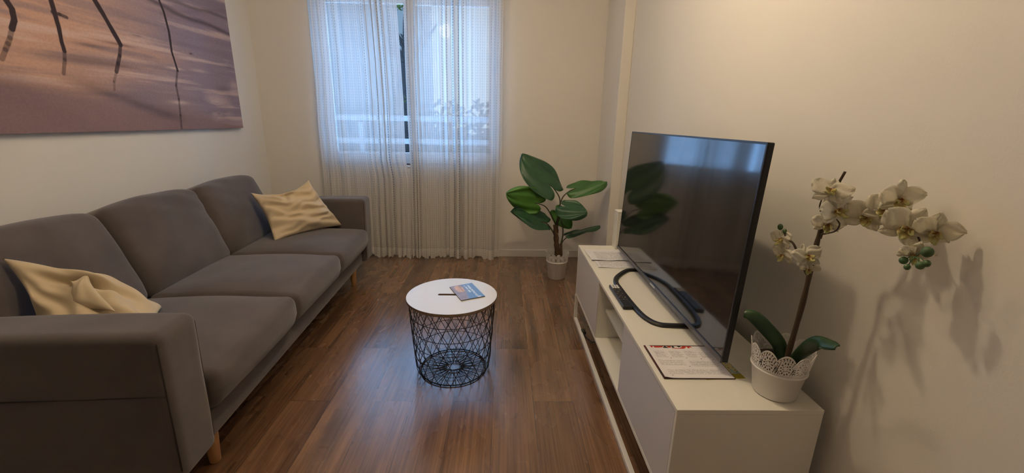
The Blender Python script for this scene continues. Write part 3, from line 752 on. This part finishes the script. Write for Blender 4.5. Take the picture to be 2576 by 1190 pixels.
for (xa, yy, zz) in ((SX0 + .10, DY1, .25), (SX0 + .10, DY1, .41)):
    bm = bmesh.new(); tube(bm, [(xa - ox, yy - oy, zz), (xa - ox, yy - .003 - oy, zz)], .004, 12); build('shelf_peg', bm, M['trim'], tv_b)
for xa in (SX0 - .002, SX1 - .020):
    bm = bmesh.new(); w = .020
    def q(lo, hi): box(bm, (lo[0] - ox, lo[1] - oy, lo[2]), (hi[0] - ox, hi[1] - oy, hi[2]))
    q((xa, SY0 + .01, 0), (xa + w, SY1 - .002, .020)); q((xa, SY0 + .01, .020), (xa + w, SY0 + .03, SZ0)); q((xa, SY1 - .022, .020), (xa + w, SY1 - .002, SZ0))
    build('leg_frame', bm, M['white_metal'], tv_b, bevel=.0015)
for yy in (SY0 + .012, SY1 - .024): sb('cross_bar', (SX0 + .019, yy, .16), (SX1 - .021, yy + .018, SZ0 - .0005), M['white_metal'])

# cable and plug on the floor under the bench
g = onz(1468, 829, .012)
cb = tag(empty('power_cable', (g.x, g.y, 0)), 'short black plug and cable on the floor under the TV bench', 'cable')
pts = [onz(1469, 838, .014), onz(1474, 848, .008), onz(1484, 856, .008), onz(1493, 861, .01)]
pts = [Vector((p.x - g.x, p.y - g.y, p.z)) for p in pts] + [Vector((.12, -.10, .004)), Vector((.30, -.02, .004))]
bm = bmesh.new(); tube(bm, smoothcurve(pts, 6), .0035, 8); build('cord', bm, M['black_plastic'], cb, smooth=True)
bm = bmesh.new(); rbox(bm, (.013, .022, .012), .006, 3, None, Matrix.Translation((pts[0].x, pts[0].y + .018, .013))); build('plug', bm, M['black_plastic'], cb, smooth=True, doubles=True)

# ------------------------------------------------------------------ television
TVX, TVY0, TVY1, TVZ0, TVZ1 = .690, 1.145, 2.387, .562, 1.238
tvo = tag(empty('television', (.70, (TVY0 + TVY1) / 2, SZ1)), 'large flat black television with glossy screen on the white bench', 'television')
TL_ = TVY1 - TVY0; THH = (TVZ1 - TVZ0) / math.cos(.036)
Mtv = Matrix.Translation((TVX - .70, 0, TVZ0 - SZ1)) @ Matrix.Rotation(.036, 4, 'Y')
def tvbox(name, lo, hi, m, bevel=.0015, parent=None):
    bm = bmesh.new(); box(bm, lo, hi); bmesh.ops.transform(bm, matrix=Mtv, verts=bm.verts); return build(name, bm, m, parent or tvo, bevel=bevel)
hl = TL_ / 2
tvbox('casing', (.003, -hl, 0), (.022, hl, THH), M['black_matte'], .003)
tvbox('rear_housing', (.0225, -hl + .10, .03), (.058, hl - .10, .36), M['black_matte'], .012)
tvbox('screen', (.0005, -hl + .006, .016), (.0028, hl - .006, THH - .006), M['screen'], .0004)
bz = tvbox('lower_bezel', (-.004, -hl, -.001), (.0026, hl, .0155), M['bezel'], .001)
tvbox('badge', (-.0052, -.03, .004), (-.0041, .03, .011), M['silver'], 0, bz)
# top and side edges of the frame
bm = bmesh.new(); box(bm, (0, -hl, .0158), (.0029, -hl + .0058, THH)); box(bm, (0, hl - .0058, .0158), (.0029, hl, THH)); box(bm, (0, -hl + .006, THH - .0058), (.0029, hl - .006, THH))
bmesh.ops.transform(bm, matrix=Mtv, verts=bm.verts); build('edge_frame', bm, M['black_plastic'], tvo)
# stand: rounded U bar reaching forward, flat on the bench
def S_(p): return Vector((p[0] - .70, p[1] - (TVY0 + TVY1) / 2, 0))
path = smoothcurve([S_(p) for p in [(.80, 2.100), (.70, 2.095), (.66, 2.082), (.600, 2.010), (.572, 1.955), (.560, 1.90), (.560, 1.85), (.563, 1.72), (.570, 1.60), (.583, 1.525), (.610, 1.478), (.66, 1.464), (.80, 1.462)]], 6)
bm = bmesh.new(); prev = None
for i, p in enumerate(path):
    a = path[max(0, i - 1)]; b = path[min(len(path) - 1, i + 1)]; t = (b - a).normalized(); nrm = Vector((-t.y, t.x, 0))
    w = .0125; h = .013
    vs = [bm.verts.new(p + nrm * sx * w + Vector((0, 0, zz))) for sx, zz in ((-1, .0005), (-1, h * .6), (-.6, h), (.6, h), (1, h * .6), (1, .0005))]
    if prev:
        for j in range(6): bm.faces.new((prev[j], prev[(j + 1) % 6], vs[(j + 1) % 6], vs[j]))
    else: bm.faces.new(vs)
    prev = vs
bm.faces.new(prev[::-1])
stn = build('stand', bm, M['black_plastic'], tvo, smooth=False, bevel=.001)
bm = bmesh.new()
for y in (2.085, 1.462):
    q_ = S_((0, y)); box(bm, (.083, q_.y - .02, .0005), (.105, q_.y + .02, .20))
box(bm, (.060, S_((0, 1.462)).y, .15), (.083, S_((0, 2.085)).y, .24))
build('stand_neck', bm, M['black_matte'], tvo, bevel=.003)

# remote control
rA, rB = onz(1538, 723, .527), onz(1576, 782, .527)
rc = Vector((.551, 1.735, SZ1))
ro = tag(empty('remote_control', rc, math.radians(.5)), 'slim black remote control with white number keys beside the TV stand', 'remote control')
ro.location = (.534, 1.735, SZ1)
bm = bmesh.new(); rbox(bm, (.0215, .122, .0085), .005, 6, None, Matrix.Translation((0, 0, .009))); build('body', bm, M['black_plastic'], ro, smooth=True, doubles=True)
for i in range(3):
    for j in range(3):
        bm = bmesh.new(); rbox(bm, (.0048, .0052, .002), .0015, 2, None, Matrix.Translation(((i - 1) * .0125, .107 - j * .0145, .0185))); build('number_key', bm, M['rubber_white'], ro, smooth=True, doubles=True)
for i in range(3):
    for j in range(6):
        if (i + j) % 2 == 0 or j > 3:
            bm = bmesh.new(); rbox(bm, (.0035, .0030, .0015), .001, 2, None, Matrix.Translation(((i - 1) * .0125, .052 - j * .021, .0182))); build('key', bm, M['grey_button'], ro, smooth=True, doubles=True)

# ------------------------------------------------------------------ papers on the bench
M['print'] = paint_mat('printed_paper', .8, .2)
def textcol(U, V, seed, blocks, base=(.78, .77, .79), ink=.50, lh=46):
    c = np.ones(U.shape + (3,)) * np.array(base)
    n = vnoise(U, V, 110, lh * 2, seed, 1)
    for (u0, u1, v0, v1) in blocks:
        inside = (U > u0) & (U < u1 + .03 * np.sin(V * 90)) & (V > v0) & (V < v1)
        row = (np.floor(V * lh) % 2 == 0)
        k = (inside & row & (n > .38))[..., None]
        c = np.where(k, c * ink, c)
    return c
def sheet(name, cx, cy, wx, wy, rz, z, label, cat, group, seed, blocks, nx=150, ny=110, curl=.004, col=None):
    def fn(u, v):
        x, y = (u - .5) * wx, (v - .5) * wy
        zz = .0006 + curl * (max(0, .18 - u) / .18) ** 2 * (.6 + .4 * math.sin(7 * v)) + curl * .6 * (max(0, .1 - v) / .1) ** 2 * (.5 + .5 * math.sin(14 * u))
        return (x, y, zz)
    o = grid_mesh(name, nx, ny, fn, M['print'], None, col or (lambda U, V: textcol(U, V, seed, blocks)), solid=.0004)
    o.location = (cx, cy, z); o.rotation_euler = (0, 0, rz)
    return tag(o, label, cat, group)
sheet('printed_sheet', .672, 2.238, .290, .200, math.radians(-1), SZ1 + .0004, 'lower printed A4 sheet poking out nearest the remote on the bench', 'paper', 'printed sheets on the bench', 3, [(.06, .9, .06, .9)])
sheet('printed_sheet', .652, 2.358, .290, .208, math.radians(1), SZ1 + .0035, 'upper printed A4 sheet at the far end of the bench by the lantern', 'paper', 'printed sheets on the bench', 5, [(.15, .9, .08, .80)], curl=.006)

# leaflet in a dark cover, near end of the bench
bc_ = tag(empty('leaflet_folder', (.618, 1.218, SZ1)), 'open printed leaflet in a dark-edged cover at the near end of the bench', 'leaflet')
bm = bmesh.new(); box(bm, (-.113, -.098, .0005), (.112, .100, .004)); build('cover', bm, M['green_paper'], bc_, bevel=.001)
def lcol(U, V):
    bl_ = [(.08, .25, .62, .84), (.32, .50, .62, .84), (.56, .72, .62, .84), (.78, .95, .60, .80), (.06, .44, .36, .53), (.52, .93, .34, .52), (.10, .90, .10, .26)]
    c = textcol(U, V, 8, bl_, base=(.78, .75, .76), ink=.52, lh=70)
    for (u, v) in ((.29, .60), (.53, .60), (.75, .58), (.485, .34), (.14, .08), (.93, .56)):
        k = (np.hypot((U - u), (V - v)) < .010)[..., None]; c = np.where(k, srgb(50, 45, 40), c)
    n = vnoise(U, V, 16, 9, 40, 2)
    strip = (V > .93 + .02 * np.sin(U * 9)) & (U > .08) & (U < .74)
    pic = np.where((n > .56)[..., None], srgb(185, 62, 48), np.where((n > .46)[..., None], srgb(235, 230, 225), srgb(36, 42, 40)))
    return np.where(strip[..., None], pic, c)
grid_mesh('page', 220, 200, lambda u, v: (-.110 + .219 * u, -.0975 + .190 * v, .0046 + .004 * math.exp(-((u) / .08) ** 2)), M['print'], bc_, lcol)
def mcol(U, V):
    n = vnoise(U, V, 7, 8, 50, 4); n2 = vnoise(U, V, 24, 24, 51, 2)
    c = np.where((n > .52)[..., None], srgb(150, 175, 185), srgb(205, 195, 140))
    c = np.where((np.abs(n2 - .5) < .03)[..., None], srgb(120, 95, 60), c)
    c = np.where((V < .14)[..., None], srgb(165, 150, 50), c)
    return c
sheet('folded_map', .695, 1.213, .128, .182, math.radians(4), SZ1 + .0001, 'coloured map peeking out right of the leaflet under the television', 'map', None, 1, [], 70, 80, 0, mcol).scale = (1, 1, .3)

# ------------------------------------------------------------------ white lantern box behind the TV
lb = tag(empty('lantern_box', (.742, 2.530, SZ1)), 'tall white box lantern with pierced corner pattern behind the television', 'lantern')
bm = bmesh.new()
hw, hh = .037, .232
box(bm, (-hw, -hw, .001), (hw, hw, hh))
build('body', bm, M['white_lam'], lb, bevel=.002)
M['holes'] = mat('pierced_hole_shadow', (.16, .09, .05), .9, noise_col=(40, (.2, .12, .07), (1, 1, 1)))
for (za, zb__) in ((.018, .058), (.172, .212)):
    bm = bmesh.new()
    for i in range(7):
        for j in range(6):
            if (i + j) % 2: continue
            x = -hw + .012 + i * .008; z = za + j * .0075
            for (o_, ax_) in (((x, -hw - .0004, z), 0), ((-hw - .0004, x, z), 1)):
                d = .0018; c_ = Vector(o_)
                s1 = Vector((1, 0, 0)) if ax_ == 0 else Vector((0, 1, 0))
                bm.faces.new([bm.verts.new(c_ + s1 * d), bm.verts.new(c_ + Vector((0, 0, d))), bm.verts.new(c_ - s1 * d), bm.verts.new(c_ - Vector((0, 0, d)))])
    build('pierced_pattern', bm, M['holes'], lb)
bx('lid', (-hw - .002, -hw - .002, hh), (hw + .002, hw + .002, hh + .007), M['white_lam'], lb)

# ------------------------------------------------------------------ lace-rim flower pots
def lace_pot(name, loc, rb, rt, h, band, label, nsc):
    root = tag(empty(name, loc), label, 'flower pot')
    zl = h - band
    r = lambda z: rb + (rt - rb) * z / h
    bm = bmesh.new()
    lathe(bm, [(0, .0005), (rb - .004, .0005), (rb, .004), (r(zl) - .001, zl - .006), (r(zl) + .003, zl - .003), (r(zl) + .003, zl), (r(zl), zl + .002), (r(zl) - .003, zl), (rb - .003, .006), (0, .006)], 72)
    build('body', bm, M['pot'], root, smooth=True)
    # pierced lace band with scalloped rim
    bm = bmesh.new(); NU, NV = nsc * 26, 26; G = {}
    def sc(i): x = (i / 26) % 1.0; return .68 + .32 * abs(math.sin(PI * x)) ** .7
    for i in range(NU):
        top = sc(i)
        for j in range(NV + 1):
            z = zl + .001 + (band - .001) * top * j / NV; a = 2 * PI * i / NU; rr = r(z)
            G[i, j] = (rr * math.cos(a), rr * math.sin(a), z)
    V_ = {k: None for k in G}
    def vert(k):
        if V_[k] is None: V_[k] = bm.verts.new(G[k])
        return V_[k]
    for i in range(NU):
        for j in range(NV):
            x = (i % 26 + .5) / 26; y = (j + .5) / NV; hole = False
            if y < .10: hole = (i % 3 == 1) and (j % 3 == 1)
            elif y > .93: hole = False
            elif y > .83: hole = (i % 4 in (1, 2))
            else:
                d = math.hypot((x - .5) * 1.0, (y - .42) * 1.0)
                ang = math.atan2(y - .42, x - .5)
                if d < .09: hole = False
                elif d < .17: hole = (math.sin(ang * 8) > .0)
                elif d < .21: hole = False
                elif d < .31: hole = (math.sin(ang * 11) > -.1)
                elif d < .35: hole = False
                else: hole = ((i * 7 + j * 5) % 11 in (0, 1, 5, 6)) or (min(x, 1 - x) < .10 and abs(y - .42) < .2 and (i + j) % 3 < 2)
            if not hole:
                i2 = (i + 1) % NU
                bm.faces.new((vert((i, j)), vert((i2, j)), vert((i2, j + 1)), vert((i, j + 1))))
    build('lace_rim', bm, M['pot'], root, solid=.0014)
    return root

# ------------------------------------------------------------------ leafy plant
PXc, PYc = .462, 3.345
lace_pot('lace_rim_pot', (PXc, PYc, 0), .068, .098, .232, .078, 'white lace-rim pot standing on the wooden floor by the back wall', 14)
pl = tag(empty('artificial_leafy_plant', (PXc, PYc, .008)), 'green broad-leaf artificial plant in the floor pot beside the bench', 'potted plant')
PB = Vector((PXc, PYc, .008))
def P_(x, y, Y): return ony(x, y, Y) - PB
bm = bmesh.new(); lathe(bm, [(0, .0), (.062, 0), (.086, .165), (.06, .178), (0, .183)], 32)
for v in bm.verts: v.co.z += .006 * noise.noise(v.co * 60) if v.co.z > .15 else 0
build('soil', bm, M['soil'], pl, smooth=True)
def leaf(name, base, tip, side, w, m, lobe=.35, fold=.10, droop=.12, nu=24, nv=20, curl=0, vein=True):
    """heart-shaped leaf: base = petiole joint, tip, side = rough direction of the right half"""
    base, tip = Vector(base), Vector(tip); d = tip - base; L = d.length; d.normalize()
    s = Vector(side); s = (s - d * s.dot(d)).normalized(); n = d.cross(s)
    def pt(u, v):
        a = 2 * u - 1; t = v
        hw = w * (.80 + .20 * math.sin(PI / 2 * min(1, t / .28))) if t < .28 else w * max(0, 1 - ((t - .28) / .72) ** 1.75) ** .74
        back = lobe * L * math.sqrt(max(0, 1 - ((abs(a) - .52) / .52) ** 2)) * (1 - t) ** 2.2
        p = base + d * (t * L - back) + s * (a * hw)
        p += n * (abs(a) ** 1.5 * w * fold - droop * L * t * t + .012 * math.sin(9 * a + 6 * t) * abs(a) + curl * abs(a) ** 3 * w)
        return p
    bm = bmesh.new(); g = [[bm.verts.new(pt(i / nu, j / nv)) for i in range(nu + 1)] for j in range(nv + 1)]
    for j in range(nv):
        for i in range(nu): bm.faces.new((g[j][i], g[j][i + 1], g[j + 1][i + 1], g[j + 1][i]))
    o = build(name, bm, m, pl, smooth=True, solid=.0016, doubles=True)
    if vein:
        bm = bmesh.new(); tube(bm, [pt(.5, v) + n * .0008 for v in np.linspace(0, .96, 12)], list(np.linspace(.0022, .0006, 12)), 5)
        for v in (.12, .3, .48, .66):
            for sg in (0, 1):
                tube(bm, [pt(.5 + (sg - .5) * q * .85, min(1, v + q * .22 - .03)) + n * .0006 for q in (0, .35, .7, 1)], [.0010, .0008, .0006, .0003], 4)
        build('vein', bm, M['vein'], o, smooth=True)
    return o
def petiole(pts, r=.0055):
    bm = bmesh.new(); c_ = smoothcurve(pts, 6); tube(bm, c_, list(np.linspace(r, r * .65, len(c_))), 8); build('stem', bm, M['stem'], pl, smooth=True)
tk = P_(1398, 566, 3.345); tk0 = P_(1404, 642, 3.345); tk0.z = .15
bm = bmesh.new(); c_ = smoothcurve([tk0, tk0.lerp(tk, .5) + Vector((-.004, 0, 0)), tk], 8)
tube(bm, c_, [.021 + .0025 * math.sin(i * 2.1) for i in range(len(c_))], 14); build('trunk', bm, M['bark'], pl, smooth=True)
t20 = P_(1411, 644, 3.33); t20.z = .15; t2_ = P_(1411, 614, 3.33)
bm = bmesh.new(); tube(bm, [t20, t2_], [.016, .012], 12); build('offshoot', bm, M['bark'], pl, smooth=True)
Z1 = Vector((0, 0, 1)); X1 = Vector((1, 0, 0)); Y1 = Vector((0, 1, 0))
# (joint px, tip px, Y joint, Y tip, side, width, material, ...)
leaf('leaf', P_(1381, 464, 3.30), P_(1312, 388, 3.36), (.75, -.1, -.65), .165, M['leaf_dark'], .34, .10, .04)
petiole([tk, P_(1409, 508, 3.33), P_(1396, 478, 3.31), P_(1381, 464, 3.30)])
leaf('leaf', P_(1345, 510, 3.26), P_(1273, 485, 3.22), (-.15, -.25, 1), .118, M['leaf_bright'], .30, .08, .06)
petiole([tk, P_(1388, 545, 3.31), P_(1372, 520, 3.28), P_(1345, 510, 3.26)])
leaf('leaf', P_(1449, 473, 3.38), P_(1527, 458, 3.34), (.08, -.75, -.38), .105, M['leaf'], .32, .25, .02)
petiole([tk + Vector((.008, 0, 0)), P_(1412, 505, 3.35), P_(1428, 484, 3.37), P_(1449, 473, 3.38)])
leaf('leaf', P_(1424, 520, 3.20), P_(1477, 538, 3.10), (.30, -.75, -.45), .105, M['leaf_dark'], .38, .30, .10)
petiole([tk + Vector((.01, -.005, 0)), P_(1408, 545, 3.28), P_(1412, 527, 3.24), P_(1424, 520, 3.20)])
leaf('leaf', P_(1360, 557, 3.28), P_(1288, 528, 3.20), (.25, -.6, -.65), .112, M['leaf_dark'], .34, .18, .10)
petiole([tk0.lerp(tk, .55), P_(1388, 578, 3.31), P_(1376, 563, 3.29), P_(1360, 557, 3.28)])
leaf('leaf', P_(1403, 535, 3.42), P_(1437, 575, 3.40), (.7, .2, .6), .075, M['leaf_bright'], .30, .10, .05)
petiole([t2_, P_(1416, 590, 3.34), P_(1414, 562, 3.37), P_(1403, 535, 3.42)], .0065)
leaf('leaf', P_(1438, 588, 3.33), P_(1510, 570, 3.36), (.05, -1, .02), .075, M['leaf_dark'], .25, .12, .03)
petiole([t2_ + Vector((.004, 0, 0)), P_(1419, 603, 3.32), P_(1438, 588, 3.33)])

# ------------------------------------------------------------------ orchid on the bench
OXc, OYc = .812, 1.062
lace_pot('lace_rim_pot', (OXc, OYc, SZ1), .057, .081, .160, .072, 'white lace-rim pot standing on the near end of the bench', 11)
orc = tag(empty('artificial_orchid', (OXc, OYc, SZ1 + .008)), 'white artificial orchid with a tall cane in the bench pot', 'potted orchid')
OB = Vector((OXc, OYc, SZ1 + .008))
def Q(x, y, X): return onx(x, y, X) - OB
bm = bmesh.new(); lathe(bm, [(0, 0), (.051, 0), (.068, .095), (.05, .105), (0, .108)], 32); build('soil', bm, M['soil'], orc, smooth=True)
s0 = Vector((.006, -.012, .10))
cane = [s0, Q(1985, 882, .82), Q(2020, 760, .82), Q(2042, 665, .82), Q(2058, 600, .82), Q(2070, 560, .82), Q(2090, 500, .82), Q(2126, 432, .82)]
cc = smoothcurve(cane[:6], 8); bm = bmesh.new(); tube(bm, cc, [.0078 - .0028 * i / len(cc) + .0006 * math.sin(i * .9) for i in range(len(cc))], 10)
build('cane', bm, M['ostem'], orc, smooth=True)
cc = smoothcurve([cane[4] + Vector((.006, 0, 0)), cane[5] + Vector((.006, 0, 0)), cane[6], cane[7]], 6); bm = bmesh.new(); tube(bm, cc, .0030, 8); build('support_stick', bm, M['ostem'], orc, smooth=True)
def spray(pts, r0, r1):
    c_ = smoothcurve(pts, 6); bm = bmesh.new(); tube(bm, c_, list(np.linspace(r0, r1, len(c_))), 8); build('flower_stem', bm, M['ostem'], orc, smooth=True)
spray([cane[5] + Vector((0, 0, -.02)), Q(2085, 528, .83), Q(2135, 517, .84), Q(2185, 519, .87), Q(2235, 530, .882), Q(2275, 546, .888), Q(2300, 575, .885), Q(2315, 610, .88)], .0042, .0018)
spray([Q(2183, 518, .869), Q(2200, 498, .872), Q(2225, 490, .876), Q(2250, 496, .882)], .0022, .0015)
spray([Q(2070, 545, .82), Q(2062, 520, .80), Q(2070, 495, .79)], .0022, .0015)
spray([Q(2065, 590, .82), Q(2100, 582, .80), Q(2112, 565, .80), Q(2105, 552, .81)], .0022, .0015)
spray([Q(2030, 690, .82), Q(2010, 645, .80), Q(1995, 612, .785), Q(1978, 600, .78), Q(1972, 580, .78)], .0038, .0018)
# flowers
def flower(c, face, up, s, seed=0, flat=1.0):
    """five petals and a yellow-throated lip; face = outward direction"""
    c = Vector(c); f = Vector(face).normalized(); u = Vector(up); u = (u - f * u.dot(f)).normalized(); r = f.cross(u)
    rd = random.Random(seed); vs, fs, cols = [], [], []
    white = np.array((.93, .90, .80)); yel = np.array((.72, .55, .06)); red = np.array((.50, .17, .05)); lim = np.array((.66, .66, .16))
    def petal(ang, L, w, bend, kind):
        d = u * math.cos(ang) + r * math.sin(ang); sd = f.cross(d); base = len(vs); n1, n2 = 8, 8
        for j in range(n2 + 1):
            t = j / n2; hw = w * max(.02, math.sin(PI * min(1, t * .93 + .05)) ** (.62 if kind != 'sepal' else .9))
            for i in range(n1 + 1):
                a = 2 * i / n1 - 1
                p = c + d * (L * t) + sd * (hw * a) + f * (bend * L * (t * t) - .18 * hw * a * a + .004 * math.sin(5 * a + 7 * t + seed))
                vs.append(p)
                if kind == 'lip': k = red * max(0, 1 - t * 2.4) + (yel * .6 + white * .4 if t < .75 else lim * .6 + white * .4) * min(1, t * 2.4)
                else: k = white * (.94 + .06 * t) if t > .14 else white * .9 + yel * .1
                cols.append(k)
        for j in range(n2):
            for i in range(n1):
                q = base + j * (n1 + 1) + i; fs.append((q, q + 1, q + n1 + 2, q + n1 + 1))
    jit = lambda: rd.uniform(-.15, .15)
    j_ = jit(); petal(0 + jit(), s * .95, s * .34, -.15 * flat, 'sepal'); petal(2.25 + jit(), s * .92, s * .32, -.12 * flat, 'sepal'); petal(-2.25 + jit(), s * .92, s * .32, -.12 * flat, 'sepal')
    k0 = len(fs); c = c + f * .003
    petal(1.25 + jit(), s * 1.05, s * .52, .10 * flat, 'petal'); petal(-1.25 + jit(), s * 1.05, s * .52, .10 * flat, 'petal')
    def mk(name, vs_, fs_, cols_, parent):
        me = bpy.data.meshes.new(name); me.from_pydata([tuple(v) for v in vs_], [], fs_); me.update()
        ca = me.color_attributes.new('Col', 'FLOAT_COLOR', 'POINT'); ca.data.foreach_set('color', np.hstack([np.array(cols_), np.ones((len(cols_), 1))]).astype(np.float32).ravel())
        o = link(name, me, M['petal'], parent, True); m_ = o.modifiers.new('thick', 'SOLIDIFY'); m_.thickness = .0009; return o
    fo_ = mk('flower', vs, fs, cols, orc)
    vs.clear(); fs.clear(); cols.clear(); c = c + f * .003
    petal(PI + jit() * .5, s * .52, s * .24, .75, 'lip'); petal(PI - .9, s * .30, s * .14, 1.0, 'lip'); petal(PI + .9, s * .30, s * .14, 1.0, 'lip')
    lp = mk('lip', vs, fs, cols, fo_); lp['label'] = 'yellow and orange lip'
view = lambda p: (CAMP - (Vector(p) + OB)).normalized()
FL = [((2090, 480), .79, (-.35, -.5, .55), (.2, 0, 1), .047, 1), ((2102, 528), .80, (.1, -.9, .30), (-.3, 0, 1), .050, 2), ((2082, 562), .81, (-.4, -.7, -.2), (0, 0, 1), .038, 3),
      ((2178, 543), .835, (-.5, -.75, .1), (.1, 0, 1), .050, 4), ((2262, 500), .86, (-.15, -.85, -.05), (.1, 0, 1), .048, 5), ((2222, 530), .845, (-.5, -.7, .35), (.5, 0, 1), .044, 6),
      ((2282, 572), .845, (-.5, -.85, .05), (.5, 0, 1), .056, 7), ((2352, 580), .875, (-.45, -.8, -.25), (.0, -.2, 1), .046, 8), ((2300, 636), .85, (-.35, -.7, -.55), (.0, 0, 1), .034, 9),
      ((2030, 645), .79, (-.15, -.7, .45), (-.2, 0, 1), .040, 10), ((1968, 602), .78, (-.95, -.2, .1), (0, .1, 1), .036, 11), ((1972, 640), .785, (-.9, -.3, -.2), (0, 0, 1), .034, 12), ((2035, 672), .80, (-.3, -.6, -.5), (0, 0, 1), .026, 13)]
for (px, py), X_, fc, up_, s_, sd_ in FL: flower(Q(px, py, X_ + (.022 if px > 2150 else 0)), fc, up_, s_ * .92, sd_)
# buds
def bud(p, r, ex=1.3):
    bm = bmesh.new(); bmesh.ops.create_uvsphere(bm, u_segments=14, v_segments=10, radius=r)
    for v in bm.verts: v.co = Vector((v.co.x, v.co.y, v.co.z * ex)) + p
    build('bud', bm, M['bud'], orc, smooth=True)
bp_ = [((2333, 634), .858, .0105), ((2273, 655), .855, .008), ((2315, 668), .855, .008), ((2331, 663), .858, .007), ((2282, 672), .85, .006)]
hub = Q(2302, 646, .855)
for (px, py), X_, r_ in bp_:
    p = Q(px, py, X_); bud(p, r_, 1.05)
    bm = bmesh.new(); tube(bm, [hub, hub.lerp(p, .5) + Vector((0, 0, .004)), p], .0011, 5); build('bud_stem', bm, M['bud'], orc, smooth=True)
for (px, py), r_ in (((1963, 571), .007), ((1974, 582), .0055)):
    bud(Q(px, py, .78), r_, 1.3)
# strap leaves
def strap(pts, w, nm='leaf'):
    c_ = smoothcurve(pts, 7); bm = bmesh.new(); prev = None; n = len(c_)
    for i, p in enumerate(c_):
        a = c_[max(0, i - 1)]; b = c_[min(n - 1, i + 1)]; t = (b - a).normalized(); sd = t.cross(Vector((-.35, -.75, .65))).normalized(); nn = sd.cross(t)
        hw = w * math.sin(PI * (.12 + .80 * i / (n - 1))) ** .55
        row = [bm.verts.new(p + sd * hw * q + nn * (-.25 * w * q * q)) for q in (-1, -.6, -.2, .2, .6, 1)]
        if prev:
            for j in range(5): bm.faces.new((prev[j], prev[j + 1], row[j + 1], row[j]))
        prev = row
    build(nm, bm, M['oleaf'], orc, smooth=True, solid=.003)
strap([s0 + Vector((-.008, 0, -.01)), Q(1962, 868, .80), Q(1925, 822, .76), Q(1895, 795, .73), Q(1872, 788, .71)], .021)
strap([s0 + Vector((.01, -.01, -.005)), Q(2020, 886, .81), Q(2055, 862, .80), Q(2085, 866, .80), Q(2104, 872, .80)], .017)
